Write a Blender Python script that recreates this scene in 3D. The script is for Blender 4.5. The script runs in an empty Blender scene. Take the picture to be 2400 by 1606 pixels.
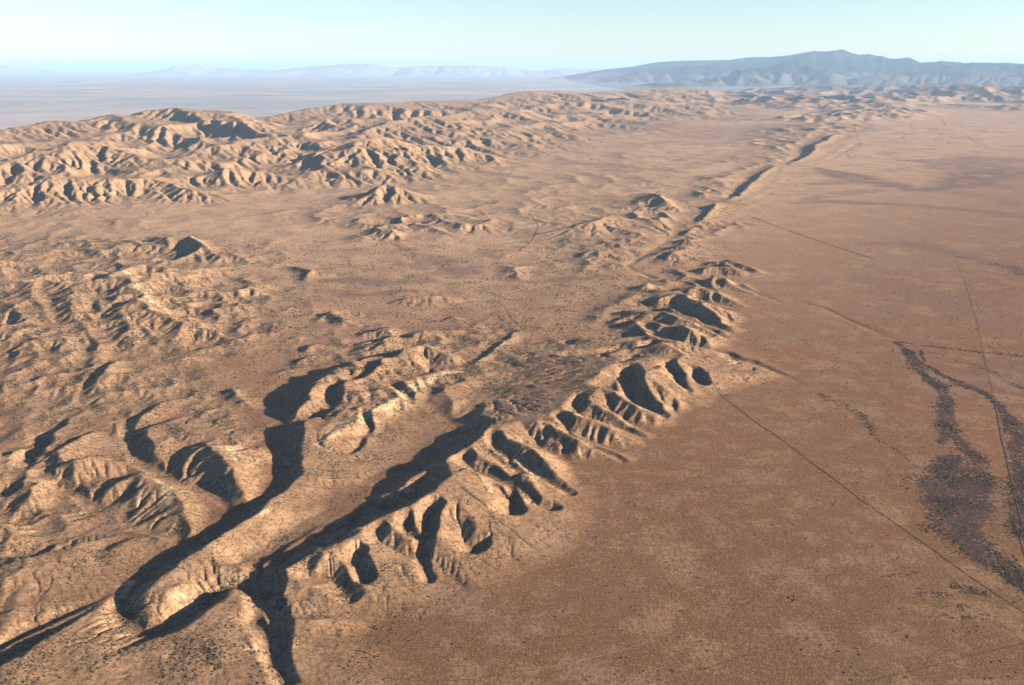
import bpy, math, random, time
import numpy as np
T0 = time.time()
C = bpy.context.scene.collection
SC = bpy.context.scene
R = math.radians

# ---------------------------------------------------------------- camera (metres; the aircraft flies 700 m above the plain)
CAM_H = 700.0
cam_data = bpy.data.cameras.new('camera')
cam_data.sensor_width = 36.0
cam_data.lens = 30.0
cam_data.clip_start = 5.0
cam_data.clip_end = 900000.0
cam = bpy.data.objects.new('camera', cam_data)
C.objects.link(cam)
cam.location = (0, 0, CAM_H)
cam.rotation_euler = (R(90 - 17.80), 0, 0)
SC.camera = cam

# ---------------------------------------------------------------- light
SUN_EL, SUN_AZ = 16.0, 102.0          # elevation; direction to the sun, clockwise from the view direction (+Y)
world = bpy.data.worlds.new('World')
SC.world = world
world.use_nodes = True
wn = world.node_tree
wn.nodes.clear()
sky = wn.nodes.new('ShaderNodeTexSky')
sky.sky_type = 'NISHITA'
sky.sun_disc = False
sky.sun_elevation = R(SUN_EL)
sky.sun_rotation = R(SUN_AZ)
sky.altitude = 700.0
sky.air_density = 1.0
sky.dust_density = 0.4
sky.ozone_density = 2.5
bg = wn.nodes.new('ShaderNodeBackground')
bg.inputs['Strength'].default_value = 0.05
wo = wn.nodes.new('ShaderNodeOutputWorld')
wn.links.new(sky.outputs[0], bg.inputs[0])
wn.links.new(bg.outputs[0], wo.inputs[0])

sd = bpy.data.lights.new('sun', 'SUN')
sd.energy = 5.0
sd.angle = R(0.5)
sd.color = (1.0, 0.83, 0.63)
sun = bpy.data.objects.new('sun', sd)
C.objects.link(sun)
sun.rotation_euler = (R(90 - SUN_EL), 0, R(180 - SUN_AZ))

vs = SC.view_settings
vs.view_transform = 'Standard'
vs.look = 'None'
vs.exposure = 2.0
vs.gamma = 1.0
SC.cycles.volume_bounces = 0
SC.cycles.max_bounces = 3
SC.cycles.diffuse_bounces = 0
SC.cycles.use_denoising = True
SC.cycles.denoiser = 'OPENIMAGEDENOISE'
SC.cycles.denoising_input_passes = 'RGB_ALBEDO_NORMAL'
SC.cycles.denoising_prefilter = 'ACCURATE'

# ridge crests: ([(x, y, height)...], slope left of travel, slope right of travel, crest rounding), metres
RIDGES=[
([(-347,1019,22),(-321,1051,24),(-289,1094,26),(-252,1127,28),(-224,1168,29),(-197,1199,31),(-162,1222,35),(-124,1271,37),(-106,1321,37),(-116,1383,36),(-102,1413,36)],0.6,0.17,5),
([(-116,1389,33),(-83,1451,33),(-52,1509,34),(-22,1577,36),(-7,1610,38)],0.65,0.3,5),
([(0,1620,42),(18,1637,43),(55,1669,45),(109,1701,44),(179,1756,40)],0.13,0.3,6),
([(-106,1321,37),(-71,1365,35)],0.5,0.3,5),
([(-222,1304,10),(-198,1308,16),(-179,1338,20),(-155,1360,26)],0.45,0.5,3),
([(19,1712,30),(97,1763,34),(157,1795,36),(217,1872,38),(248,1900,39),(273,1886,42),(291,1823,43)],0.12,0.4,7),
([(-124,1265,36),(-106,1221,33),(-97,1190,27),(-83,1148,18),(-60,1117,7),(-42,1095,1)],0.5,0.45,5),
([(-98,1312,36),(-74,1278,32),(-47,1252,24),(-13,1225,10),(0,1207,4)],0.5,0.45,5),
([(-237,1166,28),(-228,1135,26),(-203,1088,20),(-178,1058,8),(-169,1047,3)],0.45,0.4,5),
([(-202,1189,30),(-179,1165,26),(-167,1140,23),(-147,1124,20),(-136,1093,12),(-128,1081,5)],0.5,0.4,4),
([(-163,1224,34),(-153,1198,30),(-144,1164,24),(-141,1145,20)],0.4,0.7,4),
([(-291,1102,26),(-262,1085,22),(-229,1041,14),(-211,1033,8),(-193,1019,3)],0.4,0.35,5),
([(-323,1059,24),(-295,1029,22),(-269,1018,18),(-240,1013,12),(-214,998,6)],0.35,0.4,5),
([(-326,1030,19),(-301,995,10),(-284,955,11),(-277,915,10),(-271,878,8),(-265,841,4)],1.1,0.14,3),
([(-283,950,15),(-256,956,13),(-229,955,9),(-204,964,4)],0.45,0.2,4),
([(-333,1032,20),(-322,1010,16),(-320,994,9)],1.1,0.2,2),
([(-32,1517,40),(-18,1469,37),(0,1478,36),(30,1449,34),(53,1406,31),(67,1372,27),(63,1386,22),(85,1367,14),(106,1335,5),(130,1307,0)],0.62,0.55,4),
([(-82,1443,37),(-51,1387,34),(-30,1368,32),(0,1323,29),(20,1356,25),(37,1317,20),(59,1281,11),(80,1269,4)],0.6,0.5,4),
([(-71,1363,36),(-39,1324,30),(-9,1292,22),(5,1291,17),(24,1268,10),(39,1262,5)],0.6,0.5,4),
([(0,1620,42),(18,1597,37),(64,1569,33),(94,1535,29),(129,1504,24),(156,1493,20),(193,1473,11),(224,1452,3)],0.6,0.5,4),
([(18,1637,43),(69,1618,38),(124,1603,33),(164,1583,30),(197,1560,24),(229,1541,14),(256,1524,3)],0.62,0.5,4),
([(55,1669,45),(106,1645,40),(127,1604,34)],0.6,0.5,4),
([(109,1701,44),(159,1669,40),(191,1620,34),(212,1590,27),(251,1576,14),(280,1565,3)],0.62,0.5,4),
([(179,1756,40),(222,1734,38),(237,1701,34),(263,1661,27),(297,1640,16),(333,1635,5)],0.62,0.5,4),
([(291,1823,43),(288,1753,41),(293,1705,36),(309,1679,26),(321,1676,14),(336,1671,3)],0.62,0.35,4),
([(293,1833,43),(320,1795,36),(345,1748,26),(366,1736,12),(390,1725,1)],0.45,0.3,4),
([(292,1772,33.4633),(316,1730,20.7472),(325,1701,8.36582),(333,1670,1)],0.42,0.34,3),
([(312,1803,29.2035),(341,1751,18.1061),(350,1724,7.30087),(358,1697,1)],0.42,0.34,3),
([(344,1843,26.0015),(360,1772,16.1209),(369,1743,6.50037),(376,1715,1)],0.42,0.34,3),
([(364,1869,23.8024),(385,1802,14.7575),(392,1768,5.95059),(399,1735,1)],0.42,0.34,3),
([(383,1886,24.9881),(393,1811,15.4926),(397,1780,6.24703),(401,1750,1)],0.42,0.34,3),
([(411,1916,25.0386),(430,1852,15.524),(441,1827,6.25966),(452,1803,1)],0.42,0.34,3),
([(440,1960,18.9279),(457,1910,11.7353),(458,1876,4.73198),(460,1845,1)],0.42,0.34,3),
([(462,1984,18.4621),(471,1921,11.4465),(476,1885,4.61552),(481,1852,1)],0.42,0.34,3),
([(485,2004,20.4268),(504,1930,12.6646),(510,1900,5.1067),(517,1872,1)],0.42,0.34,3),
([(297,1816,42),(365,1904,36),(421,1975,30),(482,2005,16)],0.3,0.3,6),
([(208,2062,20),(260,2068,30),(310,2085,40),(359,2088,43),(394,2030,42),(425,1997,34),(482,2005,16),(530,2023,2)],0.5,0.35,5),
([(155,2167,14),(216,2155,22),(285,2148,24),(348,2161,26),(372,2142,30)],0.4,0.3,5),
([(379,2216,40),(415,2220,47),(448,2203,48),(455,2117,42),(484,2092,30),(522,2069,14),(560,2069,2)],0.6,0.2,5),
([(448,2203,48),(487,2182,38),(535,2161,16),(575,2163,3)],0.4,0.28,5),
([(339,2321,26),(368,2300,32),(395,2265,36),(398,2230,36)],0.5,0.4,5),
([(329,2443,22),(396,2399,30),(441,2392,34),(476,2308,34),(522,2271,28),(548,2242,28),(576,2220,14),(609,2205,2)],0.55,0.35,5),
([(480,2463,30),(525,2476,38),(569,2457,43),(574,2363,40),(583,2307,30),(623,2296,12),(659,2276,1)],0.6,0.2,5),
([(569,2457,43),(616,2431,30),(663,2422,10),(690,2407,1)],0.4,0.28,5),
([(450,2547,26),(502,2588,34),(538,2590,38),(547,2516,34),(572,2492,36)],0.6,0.4,5),
([(520,2637,26),(561,2659,34),(607,2654,37),(649,2633,32),(683,2577,18),(727,2532,2)],0.5,0.6,4),
([(293,2347,14),(348,2387,20),(388,2373,24)],0.4,0.3,5),
([(236,2368,8),(314,2537,10),(409,2639,16),(461,2616,22),(506,2664,24)],0.15,0.15,10),
([(565,2880,16),(615,2881,26),(648,2823,32),(697,2845,32),(738,2806,26),(764,2793,24),(785,2717,8),(808,2663,0)],0.6,0.55,4),
([(673,3013,22),(696,3002,30),(754,3005,32),(799,2969,24),(876,2944,6)],0.6,0.55,4),
([(747,3131,22),(782,3105,22),(799,3027,20),(833,2982,14)],0.5,0.4,4),
([(804,3144,26),(845,3068,26),(889,2993,16),(910,2964,4)],0.6,0.4,4),
([(819,3147,24),(838,3080,22),(852,3033,16)],0.6,0.4,4),
([(586,3030,14),(607,2928,16),(626,2841,8)],0.3,0.4,5),
([(478,2959,6),(500,2903,14),(534,2848,14),(570,2839,6)],0.5,0.3,4),
([(-490,993,9.12),(-497,1017,18.24),(-493,1048,21.28),(-470,1090,23.56),(-450,1126,23.56),(-430,1165,23.56),(-409,1216,22.8),(-401,1289,20.52),(-393,1334,16.72),(-379,1371,12.16),(-374,1400,6.08)],0.62,0.25,5),
([(-497,1017,18.24),(-465,1017,18.24),(-428,1027,16.72),(-401,1036,15.2),(-384,1052,9.12)],0.3,0.35,6),
([(-451,1128,22.8),(-417,1088,19.76),(-391,1071,13.68)],0.3,0.35,6),
([(-488,989,12.16),(-471,969,6.08)],0.8,0.4,4),
([(-489,897,10.64),(-454,913,13.68),(-423,930,15.2),(-408,968,15.2),(-393,1005,13.68),(-380,1029,10.64)],0.75,0.05,4),
([(-610,851,21.28),(-596,889,19),(-583,931,15.2),(-571,964,10.64),(-555,999,6.08),(-544,1036,3.04)],0.8,0.05,3),
([(-641,900,6.08),(-626,939,5.32),(-605,965,6.08),(-583,991,6.08),(-566,1024,4.56),(-540,1038,3.04)],0.8,0.1,2),
([(-528,926,10.64),(-507,928,9.88)],0.4,0.3,4),
([(-522,911,10.64),(-501,914,9.12)],0.4,0.3,4),
([(-509,900,10.64),(-490,905,9.12)],0.4,0.3,4),
([(-377,1288,6.08),(-366,1326,12.16),(-353,1378,11.4),(-343,1429,4.56)],0.9,0.3,3),
([(-352,1424,6.08),(-322,1433,10.64),(-303,1449,9.12)],0.4,0.5,4),
([(-389,1358,19.76),(-398,1464,21.28),(-418,1573,25.08),(-437,1689,28.88),(-446,1791,30.4),(-422,1883,30.4),(-389,1929,28.88),(-354,1972,27.36),(-330,1998,25.84)],0.8,0.12,5),
([(-374,1706,28.88),(-378,1778,31.92),(-371,1830,33.44),(-346,1878,34.2),(-317,1939,34.96),(-286,1969,35.72),(-259,2040,34.96),(-225,2072,30.4),(-175,2047,21.28),(-139,1998,10.64)],0.55,0.2,6),
([(-365,1461,13.68),(-356,1499,20.52),(-328,1558,25.08),(-292,1586,25.84),(-279,1655,25.84),(-238,1722,25.84),(-220,1811,22.8),(-174,1896,16.72),(-121,1926,6.08)],0.22,0.7,4),
([(-362,1710,27.36),(-318,1727,27.36),(-272,1740,25.84),(-241,1743,24.32)],0.2,0.3,6),
([(-394,1480,19.76),(-380,1545,21.28),(-357,1616,22.8),(-338,1643,24.32)],0.4,0.2,5),
([(-332,1612,24.32),(-315,1655,25.84),(-295,1641,25.08)],0.4,0.3,4),
([(-117,1914,3.04),(-91,1980,7.6),(-51,2091,10.64),(0,2198,11.4),(0,2259,6.08)],0.8,0.4,3),
([(-407,2244,10.64),(-361,2261,18.24),(-329,2259,16.72),(-320,2249,9.12)],0.6,0.35,4),
([(-351,2300,10.64),(-323,2278,15.2),(-311,2277,9.12)],0.6,0.4,3),
([(-275,2212,12.16),(-242,2238,16.72),(-211,2253,12.16)],0.5,0.3,4),
([(-390,2138,15.2),(-351,2167,18.24),(-328,2191,16.72)],0.5,0.3,4),
([(-393,2072,16.72),(-343,2111,19.76),(-321,2146,16.72)],0.5,0.3,4),
([(-566,2384,7.6),(-543,2438,18.24),(-496,2467,19),(-450,2452,10.64)],0.6,0.3,5),
([(-543,2438,18.24),(-483,2348,13.68),(-437,2321,4.56)],0.3,0.5,5),
([(-377,2586,6.08),(-338,2605,15.2),(-293,2621,19.76),(-230,2632,16.72),(-178,2625,7.6)],0.5,0.25,6),
([(-832,3043,4.56),(-811,3069,12.16),(-714,2975,24.32),(-671,2963,12.16),(-639,2957,3.04)],0.5,0.4,6),
([(-714,2975,24.32),(-718,2874,12.16),(-738,2851,2.28)],0.5,0.5,5),
([(-202,2385,3.04),(-173,2402,12.16),(-129,2370,3.04)],0.5,0.3,5),
([(-534,2000,6.08),(-521,2028,12.16),(-490,2049,10.64)],0.6,0.3,4),
([(-536,2104,6.08),(-522,2146,10.64)],0.6,0.3,4),
([(-612,2195,3.04),(-587,2207,7.6),(-578,2215,3.04)],0.6,0.3,4),
([(-579,1924,3.04),(-549,1948,7.6),(-526,1954,9.12),(-519,1968,6.08)],0.5,0.3,4),
([(-30,3122,3.04),(-8,3081,12.16),(0,2979,13.68),(16,3068,15.2),(21,2956,13.68),(30,2900,6.08)],0.5,0.3,5),
([(127,3178,7.6),(158,3120,9.12),(167,3089,2.28)],0.4,0.4,4),
([(-753,1097,10.64),(-732,1098,13.68),(-706,1098,15.96),(-685,1113,16.72),(-680,1136,15.2),(-655,1162,9.88),(-621,1199,2.28)],0.55,0.12,5),
([(-663,1121,4.56),(-638,1124,7.6),(-610,1132,9.12),(-601,1150,9.12),(-574,1181,2.28)],0.5,0.1,4),
([(-803,1186,15.2),(-780,1187,15.96),(-762,1194,14.44),(-755,1224,10.64),(-730,1238,7.6),(-700,1254,2.28)],0.5,0.12,5),
([(-744,1203,9.12),(-724,1219,10.64),(-696,1245,3.8)],0.5,0.15,4),
([(-720,1210,7.6),(-693,1222,9.12),(-672,1246,2.28)],0.4,0.2,4),
([(-654,1358,24.32),(-622,1332,28.88),(-596,1286,30.4),(-563,1238,28.88),(-538,1200,21.28),(-541,1184,4.56)],0.5,0.5,6),
([(-699,1301,6.08),(-681,1336,18.24),(-654,1358,24.32),(-634,1373,21.28),(-610,1379,10.64),(-595,1372,3.04)],0.45,0.35,5),
([(-597,1289,28.88),(-622,1280,19.76),(-634,1271,13.68),(-634,1251,3.04)],0.6,0.5,4),
([(-564,1241,27.36),(-582,1228,13.68),(-599,1220,4.56)],0.5,0.5,5),
([(-604,1391,9.12),(-595,1435,19.76),(-582,1477,24.32),(-541,1432,31.92),(-507,1383,30.4),(-504,1398,27.36),(-480,1341,21.28),(-454,1303,10.64),(-435,1286,3.04)],0.5,0.45,6),
([(-541,1432,31.92),(-517,1448,25.84),(-484,1477,18.24)],0.4,0.3,6),
([(-616,1471,15.2),(-586,1490,22.8),(-555,1480,22.8),(-528,1497,15.2)],0.4,0.3,5),
([(-767,1562,4.56),(-743,1570,13.68),(-731,1584,15.2),(-717,1607,13.68)],0.6,0.2,4),
([(-731,1584,15.2),(-709,1497,18.24),(-700,1461,16.72),(-667,1418,10.64),(-637,1393,2.28)],0.15,0.75,4),
([(-717,1607,13.68),(-645,1573,15.2),(-579,1548,13.68),(-518,1537,9.12)],0.2,0.2,8),
([(-792,1558,4.56),(-789,1621,10.64),(-774,1673,12.16),(-761,1718,10.64)],0.5,0.25,4),
([(-785,1729,6.08),(-753,1739,10.64),(-713,1768,6.08)],0.5,0.2,4),
([(-845,1394,4.56),(-849,1436,16.72),(-846,1474,19.76),(-839,1527,16.72),(-836,1569,10.64)],0.55,0.3,5),
([(-838,1414,15.2),(-797,1399,22.8),(-772,1423,22.8),(-738,1423,16.72),(-703,1433,10.64),(-638,1391,7.6)],0.5,0.3,6),
([(-901,1449,4.56),(-911,1500,10.64),(-914,1545,12.16),(-926,1644,7.6)],0.6,0.1,4),
([(-964,1785,4.56),(-958,1830,12.16),(-961,1880,15.2),(-980,1992,9.12)],0.6,0.12,4),
([(-902,1471,3.04),(-904,1510,12.16),(-917,1555,10.64)],0.5,0.1,3),
([(-870,1349,6.08),(-851,1345,12.16),(-843,1366,6.08)],0.5,0.3,5),
([(-806,1256,6.08),(-808,1284,15.2),(-817,1315,16.72),(-804,1332,10.64),(-760,1317,3.04)],0.4,0.3,6),
([(-839,1385,10.64),(-840,1420,19.76)],0.6,0.3,5),
([(-683,973,6.08),(-666,974,9.12),(-655,986,3.04)],0.5,0.08,4),
([(-889,1335,10.64),(-891,1409,13.68),(-907,1484,13.68)],0.1,0.1,20),
([(-718,1034,6.84),(-674,1068,8.36),(-627,1101,6.84)],0.05,0.05,20),
([(-659,1056,9.12),(-671,1096,9.88)],0.2,0.3,8),
([(-560,1411,15.2),(-542,1420,16.72),(-517,1405,24.32)],0.5,0.3,5),
([(-544,1346,7.6),(-529,1367,16.72),(-517,1396,22.8)],0.5,0.4,3),
([(-778,1148,10.64),(-769,1169,13.68),(-757,1197,7.6)],0.4,0.3,4),
([(-649,1780,3.04),(-632,1803,13.68),(-597,1761,10.64),(-569,1768,4.56)],0.6,0.25,5),
([(-603,1716,3.04),(-589,1735,10.64),(-564,1751,6.08)],0.5,0.2,5),
([(-862,2022,4.56),(-827,2028,12.16),(-779,2047,7.6)],0.5,0.25,5),
([(-728,2194,1.52),(-710,2216,9.12),(-697,2215,3.04)],0.6,0.3,5),
([(-1658,2690,41.6),(-1583,2684,43.2),(-1517,2693,44.8),(-1383,2671,46.4),(-1321,2680,48),(-1267,2718,49.6),(-1204,2738,49.6),(-1159,2843,40),(-1060,2993,24)],0.35,0.25,8),
([(-1235,2698,49.6),(-1168,2539,46.4),(-1105,2436,46.4),(-1030,2359,36.8),(-941,2288,27.2),(-868,2249,17.6),(-801,2224,6.4)],0.35,0.22,8),
([(-1383,2671,46.4),(-1334,2511,40),(-1276,2382,30.4),(-1196,2272,19.2),(-1102,2138,11.2),(-1009,2015,4.8)],0.3,0.3,8),
([(-1517,2693,44.8),(-1523,2614,36.8),(-1427,2474,27.2),(-1306,2344,19.2)],0.3,0.3,8),
([(-1100,2409,44.8),(-1116,2345,32),(-1055,2266,20.8),(-993,2143,9.6)],0.35,0.3,6),
([(-1026,2349,35.2),(-1007,2286,19.2),(-1002,2231,6.4)],0.35,0.35,6),
([(-1547,2495,35.2),(-1376,2337,25.6),(-1212,2174,16),(-1083,2033,6.4)],0.2,0.2,12),
([(-1406,2245,27.2),(-1291,2180,22.4),(-1176,2074,16),(-1082,1971,4.8)],0.2,0.2,12),
([(-1253,2471,41.6),(-1210,2356,28.8),(-1137,2265,12.8)],0.35,0.35,6),
([(-1183,2664,48),(-1116,2690,32),(-1030,2645,24),(-970,2649,24),(-930,2621,11.2),(-873,2528,3.2)],0.4,0.4,6),
([(-970,2649,24),(-875,2658,20.8),(-852,2706,20.8),(-827,2676,16)],0.5,0.4,5),
([(-1130,2595,32),(-1025,2508,22.4),(-922,2465,16),(-801,2383,8),(-769,2330,1.6)],0.3,0.35,6),
([(-1629,2747,35.2),(-1581,2843,40),(-1542,2853,35.2)],0.5,0.3,5),
([(-1548,2834,32),(-1544,2897,35.2),(-1475,2876,27.2),(-1464,2930,30.4),(-1391,2868,24)],0.5,0.35,5),
([(-1374,2834,32),(-1356,2978,35.2),(-1324,3026,35.2),(-1239,2983,28.8),(-1158,3002,19.2)],0.4,0.4,5),
([(-1249,2890,24),(-1175,2886,35.2),(-1136,2944,27.2),(-1070,3019,17.6),(-981,3107,6.4)],0.6,0.35,5),
([(-1525,3546,20),(-1499,3556,34),(-1414,3486,44),(-1389,3399,30),(-1421,3381,6)],0.5,0.5,8),
([(-1384,3546,20),(-1348,3526,46),(-1210,3288,46),(-1221,3279,24),(-1264,3262,4)],0.5,0.5,8),
([(-1091,3216,8),(-1067,3214,20),(-1012,3182,18),(-997,3128,4)],0.5,0.5,5),
([(-1629,3543,8),(-1557,3482,26),(-1476,3388,20)],0.5,0.5,8),
([(-1708,3328,8),(-1696,3333,22),(-1633,3299,20),(-1579,3280,12)],0.5,0.5,8),
([(-1390,3216,8),(-1362,3195,24),(-1329,3206,10)],0.5,0.5,8),
([(-632,3851,20),(-569,3700,40),(-520,3678,44),(-474,3614,20),(-428,3596,4)],0.5,0.35,8),
([(-390,4026,14),(-345,4001,36),(-291,3927,24),(-159,3749,8)],0.5,0.4,8),
([(-277,4026,14),(-223,3833,30),(-123,3875,26),(-69,3919,8)],0.5,0.4,8),
([(-482,3904,14),(-453,3895,26),(-349,3793,20),(-235,3678,8)],0.5,0.4,8),
([(803,5015,16),(809,4897,30),(807,4664,52),(800,4525,52),(828,4438,34),(863,4335,16)],0.5,0.22,8),
([(723,4651,10),(770,4651,30),(807,4664,52)],0.5,0.3,8),
([(743,4333,20),(759,4148,24),(772,4058,14)],0.35,0.4,6),
([(339,3991,8),(367,3967,26),(400,3915,40),(443,4036,30),(506,4098,18)],0.5,0.1,8),
([(400,3915,40),(439,3837,28),(495,3752,20),(560,3638,12),(626,3553,3)],0.12,0.2,8),
([(505,4086,20),(540,4029,26),(584,3919,24),(619,3818,18),(671,3728,8)],0.3,0.5,4),
([(607,4263,20),(610,4080,28),(640,3955,28),(671,3833,22),(713,3728,8)],0.3,0.5,4),
([(674,4086,20),(710,4068,30),(711,3872,22),(723,3782,8)],0.4,0.5,4),
([(623,4324,14),(654,4284,24),(711,4272,24),(756,4232,14)],0.5,0.3,5),
([(373,3598,10),(392,3482,20),(441,3441,22),(476,3425,10)],0.5,0.3,5),
([(446,3578,14),(482,3573,18),(521,3539,12),(569,3485,4)],0.3,0.4,4),
([(257,3259,3),(294,3289,14),(334,3296,20),(369,3270,18),(440,3191,6)],0.5,0.2,6),
([(284,3205,3),(304,3213,10),(319,3214,4)],0.5,0.3,3),
([(701,5152,6),(757,5143,16),(792,5173,12),(803,5071,4)],0.5,0.3,5),
([(846,5320,6),(888,5276,14),(899,5286,6)],0.5,0.3,4),
([(632,3430,12),(658,3398,26),(691,3400,30),(729,3435,14)],0.5,0.25,5),
([(574,3328,6),(595,3289,20),(626,3268,30),(685,3336,22),(761,3385,6)],0.5,0.2,6),
([(674,3550,10),(700,3542,24),(737,3543,30),(769,3578,14)],0.6,0.3,5),
([(737,3735,10),(761,3766,24),(790,3766,34),(822,3756,16)],0.6,0.3,5),
([(565,3188,4),(589,3180,10),(608,3192,3)],0.5,0.3,4),
([(380,2727,6),(420,2741,20),(457,2765,24),(478,2767,16),(503,2737,6)],0.5,0.15,6),
([(533,2705,14),(572,2725,24),(604,2707,26),(635,2745,14)],0.5,0.4,5),
([(837,3924,6),(883,4002,20),(917,4068,30),(950,4155,30),(1007,4302,36),(1070,4488,40),(1121,4611,20)],0.7,0.3,5),
([(1200,4733,14),(1273,4901,28),(1371,5115,34),(1454,5331,38),(1638,5769,38),(1829,6190,34),(1973,6491,16)],0.75,0.3,5),
([(2114,6584,14),(2311,6994,40),(2608,7637,50),(2967,8417,54),(3387,9247,55),(3699,9848,18)],0.75,0.28,6),
([(1296,5890,14),(1296,5578,36),(1436,5672,20)],0.5,0.3,8),
([(1286,5524,14),(1322,5438,34),(1341,5355,12)],0.5,0.3,8),
([(1150,5375,14),(1200,5146,30),(1264,5032,10)],0.5,0.3,8),
([(1091,5132,14),(1103,4904,36),(1153,4897,20)],0.5,0.3,8),
([(2052,7269,14),(2118,6912,36),(2164,6978,12)],0.5,0.3,8),
]
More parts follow.
